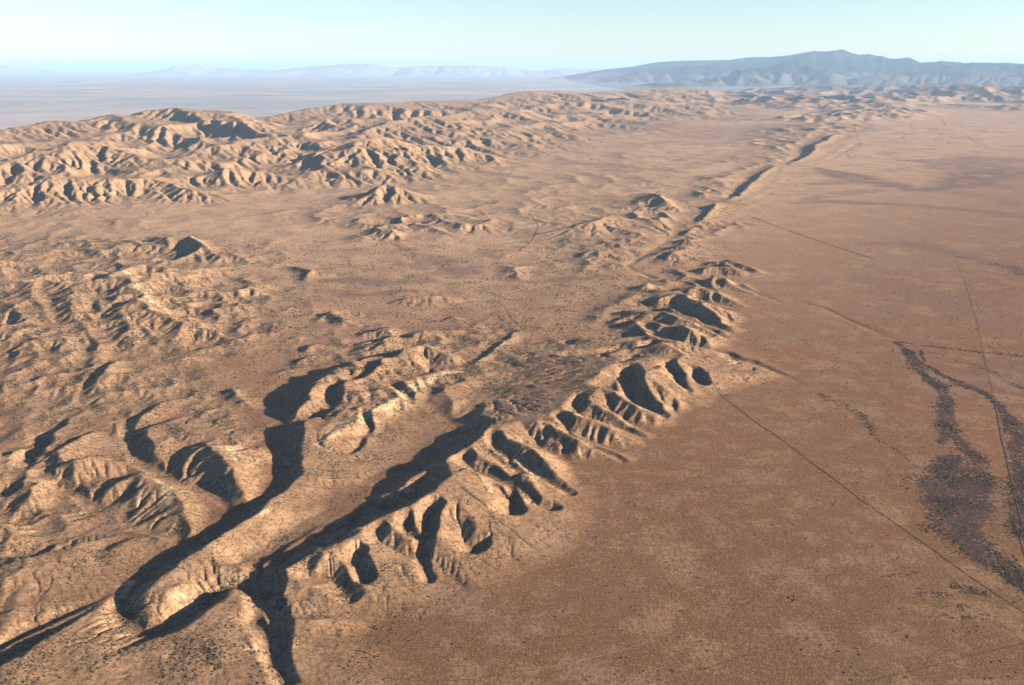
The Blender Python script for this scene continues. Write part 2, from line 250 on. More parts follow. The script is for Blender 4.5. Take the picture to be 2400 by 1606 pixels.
# stream cuts: ([(x, y, floor height)...], bank slope, half width)
CUTS=[
([(-122,1236,22),(-132,1213,14),(-133,1170,10),(-136,1135,6),(-136,1114,4),(-127,1072,1),(-122,1060,-1)],0.85,2),
([(267,1886,24),(261,1839,16),(257,1775,12),(267,1730,9),(296,1693,4),(325,1660,1)],0.75,3),
([(139,1722,26),(134,1691,18),(134,1652,14),(169,1634,12),(220,1599,4),(261,1558,0)],0.75,3),
([(96,1617,22),(106,1586,16),(115,1552,12),(142,1524,9),(178,1486,2),(207,1448,-1)],0.8,3),
([(67,1560,24),(63,1532,18),(93,1506,14),(103,1444,7),(140,1427,0)],0.8,3),
([(-38,1518,24),(-32,1469,19),(0,1431,16),(16,1419,13),(39,1383,9),(67,1357,5),(101,1323,0)],0.75,3),
([(-73,1408,24),(-56,1391,18),(0,1337,15),(30,1297,8),(44,1276,3),(68,1268,-1)],0.75,3),
([(-87,1431,22),(-80,1403,18),(0,1328,10),(0,1247,3)],0.7,3),
([(-29,1330,16),(-14,1299,10),(0,1292,8),(5,1248,2)],0.7,3),
([(-230,1104,10),(-232,1093,7),(-219,1075,4),(-207,1054,1)],0.8,2),
([(-166,1191,16),(-163,1176,12),(-145,1163,9)],0.8,2),
([(-208,1165,18),(-200,1140,13),(-174,1126,9),(-145,1116,5)],0.6,2),
([(-81,1190,14),(-73,1160,6),(-57,1143,1)],0.45,4),
([(-300,1075,14),(-288,1056,9),(-256,1051,5),(-225,1015,1)],0.5,4),
([(385,1965,24),(375,1924,18),(384,1831,12),(400,1793,5)],1.25,1.5),
([(435,1919,14),(433,1886,6),(440,1841,1)],1.3,2),
([(364,2111,20),(322,2080,14),(279,2093,10),(222,2051,8),(148,2046,6)],0.6,4),
([(415,2233,14),(428,2167,10),(445,2135,8),(494,2111,4),(554,2090,-1),(567,2049,-3)],0.7,3),
([(376,2289,14),(388,2213,12),(424,2145,9)],0.6,3),
([(472,2515,16),(500,2428,13),(544,2350,9),(592,2283,3),(625,2238,0)],0.7,3),
([(546,2281,8),(585,2222,1)],0.7,3),
([(532,2650,18),(572,2592,14),(630,2544,8),(684,2486,1)],0.6,3),
([(769,2828,8),(764,2787,3),(789,2729,0),(805,2684,-3),(823,2656,-3),(848,2583,-2.5),(915,2592,-2.5),(954,2532,-2.5),(982,2404,-2.5),(1009,2300,-2),(1037,2202,-1)],0.6,3),
([(567,2049,-3),(602,2016,-3),(627,1971,-2.5),(661,1907,-2),(698,1813,-1)],0.6,2.5),
([(150,2267,8),(150,2163,3)],1,4),
([(130,2267,8),(146,2196,5),(150,2163,3)],1,3),
([(-650,913,-2),(-632,949,-2),(-608,977,-2),(-586,996,0),(-567,1025,1.52),(-542,1041,2.28)],0.9,4),
([(-542,1026,-2),(-534,997,-3),(-516,967,-4),(-484,948,-5),(-456,960,-6),(-441,989,-6),(-428,1018,-6),(-411,1042,-3),(-379,1048,-2),(-357,1025,-1),(-346,1001,-1),(-339,982,-1),(-341,969,-1),(-322,941,-1),(-295,889,-1),(-271,845,-1)],0.8,4),
([(-537,1030,0),(-533,1059,0),(-521,1104,0),(-500,1153,0),(-482,1192,0),(-463,1233,0),(-432,1287,0),(-432,1287,0),(-415,1318,0),(-408,1355,0),(-419,1411,0.76),(-404,1362,0.76),(-439,1457,0.76),(-480,1556,0.76),(-511,1651,1.52),(-515,1747,2.28),(-521,1874,3.04),(-518,1964,3.8),(-480,2039,4.56),(-428,2095,5.32),(-371,2164,6.84),(-340,2225,8.36)],0.75,6),
([(-385,1122,-1),(-376,1090,-1),(-359,1060,-1),(-346,1028,-1),(-340,991,-1),(-342,972,-1)],0.9,5),
([(-336,991,-1),(-312,969,-1),(-300,918,-1),(-281,863,-1)],0.9,4),
([(-381,1123,-2),(-363,1163,-1),(-329,1214,0),(-284,1285,0.76),(-247,1363,1.52),(-217,1432,2.28),(-192,1452,3.04),(-146,1549,3.8),(-109,1659,4.56),(-67,1773,6.08)],0.45,14),
([(-67,1773,6.08),(-26,1885,9.88),(0,1970,12.92),(22,2081,13.68),(48,2212,12.16),(84,2364,9.12)],0.12,20),
([(-310,1639,22.8),(-294,1614,13.68),(-286,1578,6.84),(-297,1522,3.8),(-302,1485,2.28)],1.2,1),
([(-272,1884,21.28),(-270,1818,16.72),(-260,1788,10.64),(-235,1771,6.84),(-213,1718,3.8)],0.9,3),
([(-150,2056,18.24),(-136,2007,7.6),(-118,1945,3.04)],0.6,3),
([(-400,1821,22.8),(-401,1777,18.24),(-398,1715,15.2),(-387,1673,12.16),(-412,1644,7.6),(-462,1603,2.28),(-481,1570,0.76)],0.6,4),
([(-314,2042,22.8),(-338,1955,18.24),(-345,1866,16.72),(-369,1833,18.24)],0.6,3),
([(-356,2115,10.64),(-373,2083,9.12),(-425,2081,6.08)],0.5,3),
([(-225,1833,18.24),(-206,1786,6.08)],0.6,1),
([(-211,1852,18.24),(-191,1804,6.08)],0.6,1),
([(-192,1872,18.24),(-173,1823,6.08)],0.6,1),
([(-174,1892,18.24),(-155,1842,6.08)],0.6,1),
([(-154,1902,18.24),(-135,1851,6.08)],0.6,1),
([(-975,1806,0),(-959,1762,0),(-922,1721,-1),(-879,1684,-1),(-845,1691,-2),(-813,1659,-2),(-790,1613,-2),(-764,1548,-2),(-728,1488,-2),(-687,1444,-2),(-643,1408,-2),(-596,1373,-2),(-537,1337,-2),(-506,1306,-2),(-478,1280,-2)],0.6,3),
([(-1051,1908,1.52),(-1033,1898,1.52),(-996,2000,2.28),(-1030,2062,4.56),(-1047,2141,6.08),(-1090,2196,9.12),(-1165,2290,13.68),(-1181,2363,18.24),(-1177,2451,24.32),(-1145,2501,33.44)],0.6,3),
([(-996,2025,1.52),(-1006,1974,0),(-992,1885,-1),(-977,1809,-1)],0.8,3),
([(-1034,2005,4.56),(-1100,2092,6.08),(-1135,2183,9.12),(-1219,2267,12.16),(-1279,2299,15.2),(-1331,2393,18.24),(-1388,2473,22.8),(-1407,2602,30.4),(-1391,2685,38)],0.6,3),
([(-1331,2393,18.24),(-1459,2559,27.36),(-1515,2678,34.96)],0.6,3),
([(-1159,2304,13.68),(-1245,2430,21.28),(-1280,2524,27.36),(-1234,2542,31.92)],0.6,3),
([(-1060,1918,1.52),(-1095,1989,6.08),(-1190,2079,10.64),(-1264,2126,15.2),(-1335,2132,21.28)],0.5,3),
([(-938,1658,1.52),(-936,1601,0),(-939,1555,-2),(-917,1508,-2),(-909,1462,-2),(-873,1419,-2),(-847,1402,-2),(-840,1387,-2),(-789,1343,-2),(-735,1306,-2),(-686,1270,-2),(-644,1256,-2),(-629,1227,-2),(-596,1204,-2),(-544,1191,-2),(-520,1175,-2)],0.6,3),
([(-940,1608,0),(-981,1682,1.52),(-1052,1778,3.8),(-1188,1857,9.12)],0.5,3),
([(-679,1189,1.52),(-660,1218,0.76),(-624,1216,-1)],0.2,3),
([(-750,1212,1.52),(-713,1176,1.52),(-663,1185,1.52),(-606,1201,0)],0.3,3),
([(-605,1894,3.04),(-573,1930,4.56)],0.3,2),
([(-508,1554,1.52),(-476,1522,0.76)],0.5,3),
([(-532,1640,6.08),(-583,1713,9.12),(-601,1692,7.6),(-639,1730,9.12),(-674,1830,12.16)],0.4,3),
([(-794,1720,3.04),(-801,1662,0),(-802,1633,-1)],0.6,3),
([(-774,2215,3.2),(-772,2325,3.2),(-790,2399,3.2),(-850,2429,8),(-984,2515,16)],0.8,2),
([(-1384,2710,41.6),(-1281,2738,44.8),(-1237,2769,44.8)],0.5,2),
([(489,3237,-4),(428,3097,-4),(442,3037,-4),(479,2968,-4),(497,2912,-4),(544,2901,-4),(590,2876,-3),(632,2871,-2),(646,2770,0)],0.9,4),
([(265,3490,0),(351,3434,-1),(408,3400,-3),(462,3361,-4),(484,3305,-4),(489,3237,-4),(521,3305,-4),(595,3459,-3),(690,3651,0),(745,3779,2)],0.9,4),
([(357,2951,0),(389,2915,-2),(440,2890,-4),(497,2880,-4)],0.7,3),
([(354,4733,2),(443,4638,0),(527,4535,-2),(624,4498,-2),(719,4460,0)],0.7,3),
([(370,2723,2),(388,2749,3),(430,2805,4),(470,2839,6)],0.6,3),
([(1237,4900,-6),(1388,5351,-6),(1531,5725,-6),(1735,6228,-4),(1935,6590,0)],0.8,8),
([(2186,6829,-8),(2555,7780,-8),(3006,8908,-6),(3253,9324,0)],0.8,10),
([(2233,7246,4),(2150,7627,6),(2028,8211,8),(1858,9535,8)],0.3,6),
([(2100,7442,4),(1940,7844,6),(1561,7973,8)],0.3,6),
]
# broken ground: ([(x, y, half width)...], relief, wavelength)
ROUGH=[
([(-935,1413,60),(-868,1437,60),(-723,1302,60),(-724,1161,60),(-847,1302,60),(-671,1355,60)],7,60),
([(-1148,1843,120),(-1023,1797,120),(-950,1594,90),(-904,1753,90),(-811,1843,100),(-743,1523,60),(-607,1631,80),(-727,1797,80)],7,70),
([(-456,1843,60),(-372,1943,70),(-273,1996,70),(-342,1594,60)],6,50),
([(-574,875,60),(-509,888,60),(-413,875,60),(-355,916,50)],4,40),
([(-144,1242,40),(-61,1242,40),(76,1631,45),(181,1631,50),(290,1753,50),(406,1943,50),(507,2173,50),(589,2457,55),(694,2819,60)],8,36),
([(-305,1063,45),(-247,1089,45),(-195,1179,45),(-140,1196,40)],6,34),
([(-401,1594,40),(-356,1670,45),(-295,1892,50),(-201,1996,45)],7,40),
([(-634,1328,50),(-579,1252,50),(-551,1458,60),(-701,1490,50),(-756,1427,50)],7,38),
([(281,2238,50),(388,2426,50),(534,2627,50),(781,3087,60)],8,40),
([(-1926,3146,250),(-1741,3225,250),(-1534,3280,300),(-1310,3308,250)],22,260),
([(-2176,3584,300),(-1734,3456,300),(-1476,3584,250)],14,260),
([(-1851,3015,150),(-1628,2992,150),(-1450,3063,150),(-1264,3136,150),(-1077,3239,120)],22,150),
([(-1227,2778,120),(-1039,2663,140),(-866,2490,100)],20,110),
([(-1506,2457,150),(-1300,2225,160),(-1145,2052,100)],14,120),
([(-1553,2574,120),(-1443,2627,120),(-1264,2540,130),(-993,2307,110),(-855,2265,60)],14,90),
([(-817,4066,180),(-585,3944,220),(-395,4151,180),(-202,3944,200),(-85,3984,80)],34,260),
([(-641,3651,120),(-550,3792,140)],30,220),
([(549,4037,120),(657,3844,120),(773,3754,120),(1109,4485,150),(1252,4746,150)],20,80),
([(741,3585,80),(946,3938,120),(1063,3997,120)],22,90),
([(1354,5041,60),(1595,5598,90),(1838,6100,80),(1987,6385,40)],26,80),
([(2393,7161,120),(2747,7837,180),(3502,9221,200),(3775,9645,120)],40,130),
([(1268,5237,136),(1255,5598,170),(1530,5924,170),(1985,6807,204),(2478,7837,238)],28,130),
([(2422,8306,390),(2572,8144,520),(3132,9645,650),(3790,11179,780)],60,260),
([(3175,10108,600),(3607,10108,720),(4266,11179,720)],55,300),
([(4441,12497,950),(5164,13277,1140),(6528,15164,950)],190,450),
([(5914,16321,1540),(7773,19249,1760)],240,560),
([(4422,16967,700),(4853,16967,1000),(5647,17666,1400),(6354,18424,1800)],170,560),
([(3041,12875,500),(3272,12497,500),(3867,12497,600)],40,350),
([(2422,12497,300),(2635,12497,150)],35,350),
([(7684,24778,2700),(9474,26283,3960),(12281,29912,4500)],330,1000),
([(8983,20150,2160),(10489,21138,3240),(11640,20150,3960)],300,900),
([(12276,24778,3000),(15145,26283,3750)],420,1000),
([(6649,34693,2500),(9755,37700,3500),(16376,45594,4000),(20202,45594,4500),(23710,41275,5000)],520,2000),
([(8872,16967,1280),(9111,15722,1440)],140,600),
]
# scrub and darker soil: ([(x, y, half width)...], density, kind)
SCRUB=[
([(1033,2192,6),(1032,2111,16),(991,1953,20),(987,1863,19),(975,1788,18),(925,1686,23),(885,1608,28),(847,1537,11)],1,0),
([(1070,2111,4),(1022,2007,5),(1037,1932,11),(1048,1863,13),(1069,1825,14),(1071,1779,12),(1048,1694,12),(1044,1631,28),(999,1523,35)],1,0),
([(1031,2198,4),(1072,2166,11),(1151,2129,11),(1231,2099,11),(1307,2063,8)],0.8,0),
([(1087,2099,2),(1119,2063,3),(1126,2018,9),(1153,1985,7),(1166,1943,7),(1168,1853,13),(1181,1843,10)],0.8,0),
([(702,1806,3),(706,1762,14),(735,1727,12),(739,1670,17),(735,1616,13),(724,1544,7),(744,1510,4),(749,1446,4),(749,1386,7)],0.8,0),
([(881,1601,24),(885,1537,20),(872,1458,20),(864,1437,20),(833,1378,32),(784,1312,54),(744,1262,63),(716,1214,51),(712,1153,39),(721,1112,35),(728,1070,26),(734,1045,20)],1,0),
([(823,1458,34),(788,1398,39),(804,1437,44),(760,1355,53),(727,1277,58),(716,1214,44)],1,0),
([(1018,1558,36),(952,1449,22),(903,1355,32),(844,1252,30),(807,1179,21)],1,0),
([(637,1045,8),(648,1037,10),(667,1034,8)],0.8,0),
([(565,1027,3),(595,1029,6),(615,1029,3)],0.8,0),
([(541,1076,3),(563,1077,4),(586,1081,2)],0.7,0),
([(524,1045,3),(546,1048,4)],0.7,0),
([(612,1001,4),(627,1000,4)],0.8,0),
([(577,983,2),(624,975,3),(642,980,2)],0.7,0),
([(432,894,6),(489,908,9),(539,916,6)],0.35,1),
([(363,861,7),(422,877,7),(463,888,8)],0.3,1),
([(194,1097,7),(242,1070,11),(323,1097,12),(384,1120,10)],0.3,1),
([(145,1045,12),(139,993,9),(183,1027,7)],0.3,1),
([(162,1302,4),(198,1294,6),(242,1264,3)],0.4,0),
([(2230,6385,31),(2260,6011,138),(2338,5756,152),(2376,5376,99),(2469,5170,92),(2669,5306,129),(2956,5598,191),(3270,6011,220),(3720,6287,150)],0.75,1),
([(3151,6921,91),(3453,6807,282),(3334,6385,279),(3809,7039,263),(4083,6921,182)],0.55,1),
([(1502,4661,13),(1776,4744,60),(2061,4634,66),(2309,4479,62),(2466,4333,58),(2500,4151,53)],0.6,1),
([(1948,5522,70),(2130,5598,120),(2246,5522,93)],0.5,1),
([(1568,4716,14),(1732,4859,54),(1935,5041,78),(2198,5170,61)],0.4,1),
([(1463,3519,19),(1651,3519,48),(1747,3396,45),(1780,3280,59),(1813,3146,70),(1869,3046,88)],0.6,1),
([(1749,3293,11),(1793,3213,24),(1822,3111,37),(1825,2970,35)],0.6,0),
([(1224,3187,6),(1288,3136,23),(1334,3087,9)],0.6,1),
([(3005,5598,144),(3031,5376,133),(3160,5306,86)],0.5,1),
([(2572,5105,120),(2761,5041,117),(2670,4634,66)],0.35,1),
([(881,2860,13),(1018,2819,37),(1259,2925,53),(1320,2720,87),(1419,2540,92),(1599,2574,78)],0.28,1),
([(1028,2457,29),(1145,2426,56),(1290,2457,72),(1398,2336,65)],0.3,1),
([(-243,6100,43),(-145,5967,109),(91,5839,78)],0.55,1),
([(388,7039,38),(446,6807,176),(694,6590,99),(1205,6100,57)],0.45,1),
([(-475,3519,19),(-337,3253,50),(-250,3172,87),(-156,2998,78)],0.5,1),
([(-710,2882,13),(-584,2882,39),(-426,2840,44),(-281,2882,32)],0.55,1),
([(-630,2739,23),(-502,2701,40),(-410,2720,29),(-340,2739,18)],0.55,1),
([(-413,3136,30),(-272,3087,81),(-133,2970,61),(-54,2925,33),(75,2860,19),(204,2903,26),(333,2925,7)],0.5,1),
([(-42,3944,72),(40,3829,114),(93,3756,55)],0.4,1),
([(2272,9221,386),(2192,10356,810),(1745,10891,716)],0.3,1),
([(2744,10108,154),(3504,11179,283)],0.3,1),
([(994,4888,180),(980,4612,128)],0.3,1),
([(0,1853,15),(41,1892,13),(106,1943,7)],0.35,0),
([(-79,1686,8),(-50,1770,16),(-12,1843,19)],0.35,0),
([(-298,1179,4),(-250,1233,9),(-210,1287,9),(-189,1312,9)],0.6,0),
([(-279,1287,3),(-257,1334,4),(-233,1378,3)],0.7,0),
([(-303,1089,8),(-279,1059,5)],0.5,0),
([(-263,1063,6),(-237,1034,10),(-221,1017,5)],0.7,0),
([(-316,993,15),(-312,1010,11)],0.8,0),
([(-513,983,12),(-492,961,12),(-476,955,8)],0.6,0),
([(-389,908,2),(-372,880,7),(-357,856,8)],0.8,0),
([(-839,1401,10),(-776,1350,8),(-703,1287,5),(-629,1233,7),(-593,1205,4)],0.45,0),
([(9419,21138,1009),(12694,24778,2771),(12828,22228,2974)],0.95,2),
([(10081,27982,1178),(10802,26283,1559),(12907,27982,1767)],0.8,2),
([(11655,37700,3206),(19986,50916,7796),(27444,57638,9989),(38060,66393,16567)],0.8,2),
([(4233,16446,204),(4601,16574,331),(4828,16016,232)],0.9,2),
([(5797,17666,470),(6001,16967,975),(6575,16967,1301),(6632,15722,745),(6559,15058,239)],0.8,2),
([(10081,27982,1178),(11388,28915,1886),(8400,22228,1115)],0.7,2),
([(6997,29912,942),(8668,27982,1767),(9627,25509,2447),(11688,26283,3118),(13065,25509,3426),(14285,24778,3695)],0.85,2),
([(6785,19689,875),(7773,19249,1115),(8983,20150,1528),(10110,19689,1459),(11125,19249,1394)],0.8,2),
([(11655,37700,3206),(15455,37700,4275),(19255,37700,5343),(21667,37700,5343)],0.9,2),
([(2422,8306,131),(2572,8144,151),(3061,9221,193),(4076,11179,236)],0.5,2),
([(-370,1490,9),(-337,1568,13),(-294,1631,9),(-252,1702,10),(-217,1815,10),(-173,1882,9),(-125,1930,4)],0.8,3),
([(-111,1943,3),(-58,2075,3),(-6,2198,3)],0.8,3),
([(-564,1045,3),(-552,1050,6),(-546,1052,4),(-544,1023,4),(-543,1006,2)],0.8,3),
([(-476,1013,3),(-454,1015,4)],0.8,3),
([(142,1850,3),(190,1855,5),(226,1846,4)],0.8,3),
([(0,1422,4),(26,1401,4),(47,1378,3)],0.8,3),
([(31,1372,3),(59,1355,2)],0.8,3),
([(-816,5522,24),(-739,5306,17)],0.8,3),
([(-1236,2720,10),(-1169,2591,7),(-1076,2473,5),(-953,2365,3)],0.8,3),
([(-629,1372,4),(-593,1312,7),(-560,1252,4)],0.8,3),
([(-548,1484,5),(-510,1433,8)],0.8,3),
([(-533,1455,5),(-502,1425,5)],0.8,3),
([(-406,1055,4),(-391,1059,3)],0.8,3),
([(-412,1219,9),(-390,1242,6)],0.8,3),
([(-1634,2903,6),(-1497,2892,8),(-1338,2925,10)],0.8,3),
]
# tracks and washes: (name, [(x, y)...], width, tone)
LINES=[
('fence_track',[(459.9,1852.9),(480.7,1744.3),(519.4,1593.7),(521.5,1601),(552.6,1477.2),(583.8,1359),(552.3,1467.8),(576,1395),(591.1,1317.5),(618,1232.9),(640.1,1152.9),(660,1081.2),(679.7,1020),(695.3,977),(701.8,955)],2.04,'dark'),
('plain_track',[(1690.7,3186.7),(1586.7,2925),(1366.1,2410.5),(1210.9,2075.1),(1077.9,1779.2)],1.19,'dark'),
('fence_track',[(1077.9,1779.2),(973.3,1557.8),(929.9,1458.2),(924.8,1449),(858.5,1301.9),(816.9,1205.2),(797.1,1152.9)],2.21,'dark'),
('plain_track',[(817.3,1232.9),(779.9,1140.4),(760,1088.8)],2.38,'dark'),
('straight_track',[(1178.3,4240.1),(1286.4,3685),(1354.4,3395.7),(1400.5,3212)],4.76,'dark'),
('dirt_track',[(-164.3,866.7),(-123.5,933.8),(-71.3,1009.8),(0,1104.3),(22.7,1169.9),(89.5,1261.7),(125.1,1312.3)],1.36,'orange'),
('dry_wash',[(354.7,835.9),(410.4,846),(470.5,864),(532.6,882.7),(587.8,902.1),(655.1,922.1),(689.2,933.8)],1.7,'dark'),
('dry_wash',[(-157.1,853.6),(-114.5,849.8),(-79.7,851.1),(-44.8,853.6),(0,866.7),(26.8,872)],1.19,'dark'),
('dry_wash',[(0,869.3),(53.8,877.3),(109.5,896.5),(157.9,916.3),(178.2,927.9)],1.36,'pale'),
('dry_wash',[(141.4,861.4),(195.2,865.3)],1.02,'pale'),
('dry_wash',[(195.2,865.3),(232,872),(282.1,893.7),(323.5,907.7),(346.4,910.5)],1.19,'dark'),
('dirt_track',[(193.6,2947.2),(139.2,2626.8),(86.3,2426),(61.8,2307.1),(51,2185.5),(22,2029.2),(0,1953.1),(-52.7,1862.5),(-87.4,1727.2),(-134.7,1593.7),(-183.5,1496.7),(-217.3,1433.5),(-247.3,1366.3),(-225.4,1395),(-279.2,1286.6),(-330.1,1219),(-368.8,1144.6),(-373.1,1096.5)],1.36,'pale'),
('dirt_track',[(52.1,2238.1),(24.7,2307.1),(0,2410.5),(-24.9,2556.5),(-71.9,2626.8),(-194.1,2719.7)],1.7,'dark'),
('dirt_track',[(-31.7,4478.6),(82.5,4285.8),(126.2,3984),(96.8,3650.6),(23.6,3337.1)],3.06,'dark'),
('dirt_track',[(-529.9,849.8),(-525.3,869.3),(-493.3,893.7),(-447.6,916.3),(-421,945.9),(-397.4,989.9),(-379.8,1009.8),(-347.9,993.2),(-345.1,983.4)],1.36,'pale'),
('dirt_track',[(-379.8,1009.8),(-391.3,983.4),(-398.2,945.9),(-413.7,904.9),(-409.7,874.6),(-385,835.9)],1.36,'pale'),
('dirt_track',[(-334.4,945.9),(-314.8,916.3),(-292.9,882.7),(-270.5,843.9),(-258.5,823.6)],3.06,'pale'),
('dirt_track',[(-369.8,1055.3),(-354.5,1023.5),(-341.7,1006.5),(-335.1,989.9),(-338.4,973.8),(-346.4,967.5),(-338.2,945.9),(-320.1,922.1)],1.36,'pale'),
('dry_wash',[(-516.1,967.5),(-499.8,951.9),(-480.1,941.3)],1.36,'pale'),
('dry_wash',[(-964.4,1770.4),(-920.5,1718.8),(-878.2,1681.9)],1.36,'pale'),
('dirt_track',[(-693.9,989.9),(-637.2,994.8),(-587.9,999.8)],0.85,'dark'),
('dirt_track',[(543.6,1862.5),(583.5,1922.1),(597,1985.1)],1.36,'dark'),
('dry_wash',[(3660.1,9221.3),(4146.5,10617)],6.12,'pale'),
('dirt_track',[(3660.1,9221.3),(3438.7,8650.1),(2883.6,7552.7),(2530.3,6921.5),(2282.5,6642.8)],4.76,'pale'),
('dry_wash',[(5010.8,9644.8),(4594.6,8650.1),(4458.4,8144)],6.12,'dark'),
('dry_wash',[(5023,10752.1),(5513.3,11481.8),(5522.9,11178.6),(6118.7,12496.5),(6358.7,13276.8)],6.8,'dark'),
('dry_wash',[(-568.7,3600.1),(-500.3,3518.8),(-437.3,3410.6),(-377.8,3308.5)],2.72,'dark'),
('dry_wash',[(1103.6,10108.1),(1087.7,9221.3),(1173,9022.9)],5.44,'dark'),
('dry_wash',[(-760.8,2860.5),(-627.4,2798.5),(-576.4,2739)],1.7,'dark'),
('dry_wash',[(-684.2,3293),(-634.2,3239),(-599.9,3111.1),(-564.5,3062.6)],1.7,'dark'),
('dry_wash',[(-104.4,2758.6),(-54.8,2700.6),(-16.2,2626.8)],2.04,'dark'),
]
# range crests: ([(x, y, height)...], slope left of travel, slope right of travel, crest rounding)
RANGES=[
([(-4435,6000,245),(-4435,6800,229),(-4198,7200,237),(-4070,7800,273),(-3999,8000,255),(-3714,8200,308),(-3552,8300,276),(-3484,8500,335),(-3260,8600,352),(-3085,8800,323),(-3001,9200,223),(-2838,9600,194),(-2579,10000,222),(-2436,10500,267),(-2080,10800,307),(-1748,11000,300),(-1095,12000,293),(-535,13200,274),(-142,14000,316),(148,14800,358),(625,15500,350),(1276,16500,287),(2300,18000,293),(3000,19000,323),(3834,20000,296),(4488,21000,209),(5154,22000,78),(5705,23000,-32)],0.3,0.085,150),
([(-3464,4968,104),(-3197,5428,179),(-3055,5704,210),(-2972,6072,239),(-2553,5888,154),(-2234,5704,123),(-2223,6256,162),(-2064,6624,197),(-1817,6992,193),(-1382,7084,162),(-1238,7728,216),(-1047,8556,249),(-721,9660,238),(-251,10580,264),(299,11040,190),(781,11224,71),(1485,11500,56),(2256,11960,30)],0.3,0.16,80),
([(-3005,4508,74),(-2741,4600,85),(-2555,4876,115),(-2258,4968,104),(-2108,5152,91),(-1842,4876,65),(-1645,4784,36)],0.3,0.24,40),
([(-1802,5428,114),(-1595,5520,85),(-1385,5428,49),(-1151,5428,21)],0.3,0.24,40),
([(-1130,6348,218),(-951,6624,219),(-713,6716,168),(-491,6808,126)],0.3,0.22,40),
([(-757,4784,94),(-713,4830,100),(-641,4784,77)],0.4,0.4,20),
([(6841,46000,670),(7990,46000,729),(8749,46000,875),(10278,46000,948),(11051,46000,875),(12438,46000,802),(13072,46000,582)],0.3,0.2,300),
([(6873,58000,690),(7227,57000,781),(8953,56000,1090),(10447,55000,1170),(12949,54000,1204),(13594,53000,1170),(13927,52000,1350),(14762,51000,1337),(15297,50000,1404),(16200,49000,1505),(17061,48000,1527),(17495,47000,1435),(18292,46000,1239),(19052,45000,978),(19733,44000,937),(20177,43500,831),(21446,43000,863),(22277,42500,760),(23993,42000,713),(26301,41000,660),(28985,40000,725)],0.25,0.16,1300),
([(9537,37000,458),(10793,38000,663),(11971,39000,848),(12782,39500,863),(12958,38000,603),(12894,36000,464)],0.3,0.22,150),
([(14694,36000,522),(15894,36000,550),(17085,36000,636),(17793,35000,555),(19466,34000,477),(21202,33000,510)],0.25,0.2,150),
([(10883,22000,185),(11620,22000,203),(12657,22000,221),(13830,22000,256)],0.2,0.15,100),
([(-21248,95000,910),(-18060,95000,1211),(-16474,95000,1241),(-14891,95000,1241),(-13315,95000,1061),(-12057,95000,835),(-10149,95000,985),(-6978,95000,1061),(-4443,95000,1061),(-2225,95000,940),(-640,95000,910),(946,95000,608),(3326,95000,578),(4910,95000,759),(7290,95000,729),(10463,95000,729),(13627,95000,910)],0.2,0.12,500),
([(-38777,100000,571),(-37889,100000,1000),(-37032,100000,1191),(-34544,100000,1080),(-32898,100000,873),(-31232,100000,842),(-28744,100000,667),(-26245,100000,603),(-24556,100000,842),(-20688,100000,1080)],0.2,0.12,500),
([(-70104,110000,1118),(-62752,110000,1187),(-60564,110000,1118),(-59135,110000,891),(-57343,110000,628)],0.2,0.12,500),
]
FIRST_MOUNTAIN=6

# ---------------------------------------------------------------- noise
rng = np.random.RandomState(7)
PERM = rng.permutation(512).astype(np.int32)
GX = np.cos(np.arange(512) * 2 * np.pi / 512 * 37).astype(np.float32)
GY = np.sin(np.arange(512) * 2 * np.pi / 512 * 37).astype(np.float32)
def noise(x, y, seed=0):
    """gradient noise, about -0.7..0.7, world coordinates already divided by the wavelength"""
    x = x + seed * 17.31
    y = y + seed * 9.77
    fx = np.floor(x); fy = np.floor(y)
    ix = fx.astype(np.int32) & 511; iy = fy.astype(np.int32) & 511
    x = (x - fx).astype(np.float32); y = (y - fy).astype(np.float32)
    u = x * x * x * (x * (x * 6 - 15) + 10); v = y * y * y * (y * (y * 6 - 15) + 10)
    px0 = PERM[ix]; px1 = PERM[(ix + 1) & 511]
    def gr(p, yy, dx, dy):
        h = PERM[(p + yy) & 511]
        return GX[h] * dx + GY[h] * dy
    iy1 = (iy + 1) & 511
    a = gr(px0, iy, x, y); b = gr(px1, iy, x - 1, y)
    c = gr(px0, iy1, x, y - 1); d = gr(px1, iy1, x - 1, y - 1)
    a += u * (b - a); c += u * (d - c)
    return a + v * (c - a)
def fbm(x, y, wl, octs, seed=0, gain=0.5):
    s = 0; a = 1.0; n = 0
    for k in range(octs):
        s = s + a * noise(x / wl, y / wl, seed + k); n += a
        a *= gain; wl *= 0.47
    return s / n * 1.6
def ridged(x, y, wl, octs, seed=0):
    s = 0; a = 1.0; n = 0
    for k in range(octs):
        s = s + a * (1 - np.abs(noise(x / wl, y / wl, seed + k)) * 2.6); n += a
        a *= 0.5; wl *= 0.48
    return np.clip(s / n, -0.2, 1)
def sstep(a, b, x):
    t = np.clip((x - a) / (b - a), 0, 1)
    return t * t * (3 - 2 * t)

# ---------------------------------------------------------------- ground grids: fan-shaped, denser near the aircraft
def make_axes(dt, srows):
    t = np.arange(-0.86, 0.8601, dt)
    return t, srows
dl = 0.0021
t_lo = np.arange(-0.86, 0.8601, dl)
s_lo = np.arange(math.log(600.0), math.log(125000.0), dl)
Ylo = np.exp(s_lo)[:, None] * np.ones_like(t_lo)[None, :]
Xlo = Ylo * t_lo[None, :]

def segs_of(pts):
    return [(pts[i], pts[i + 1]) for i in range(len(pts) - 1)]

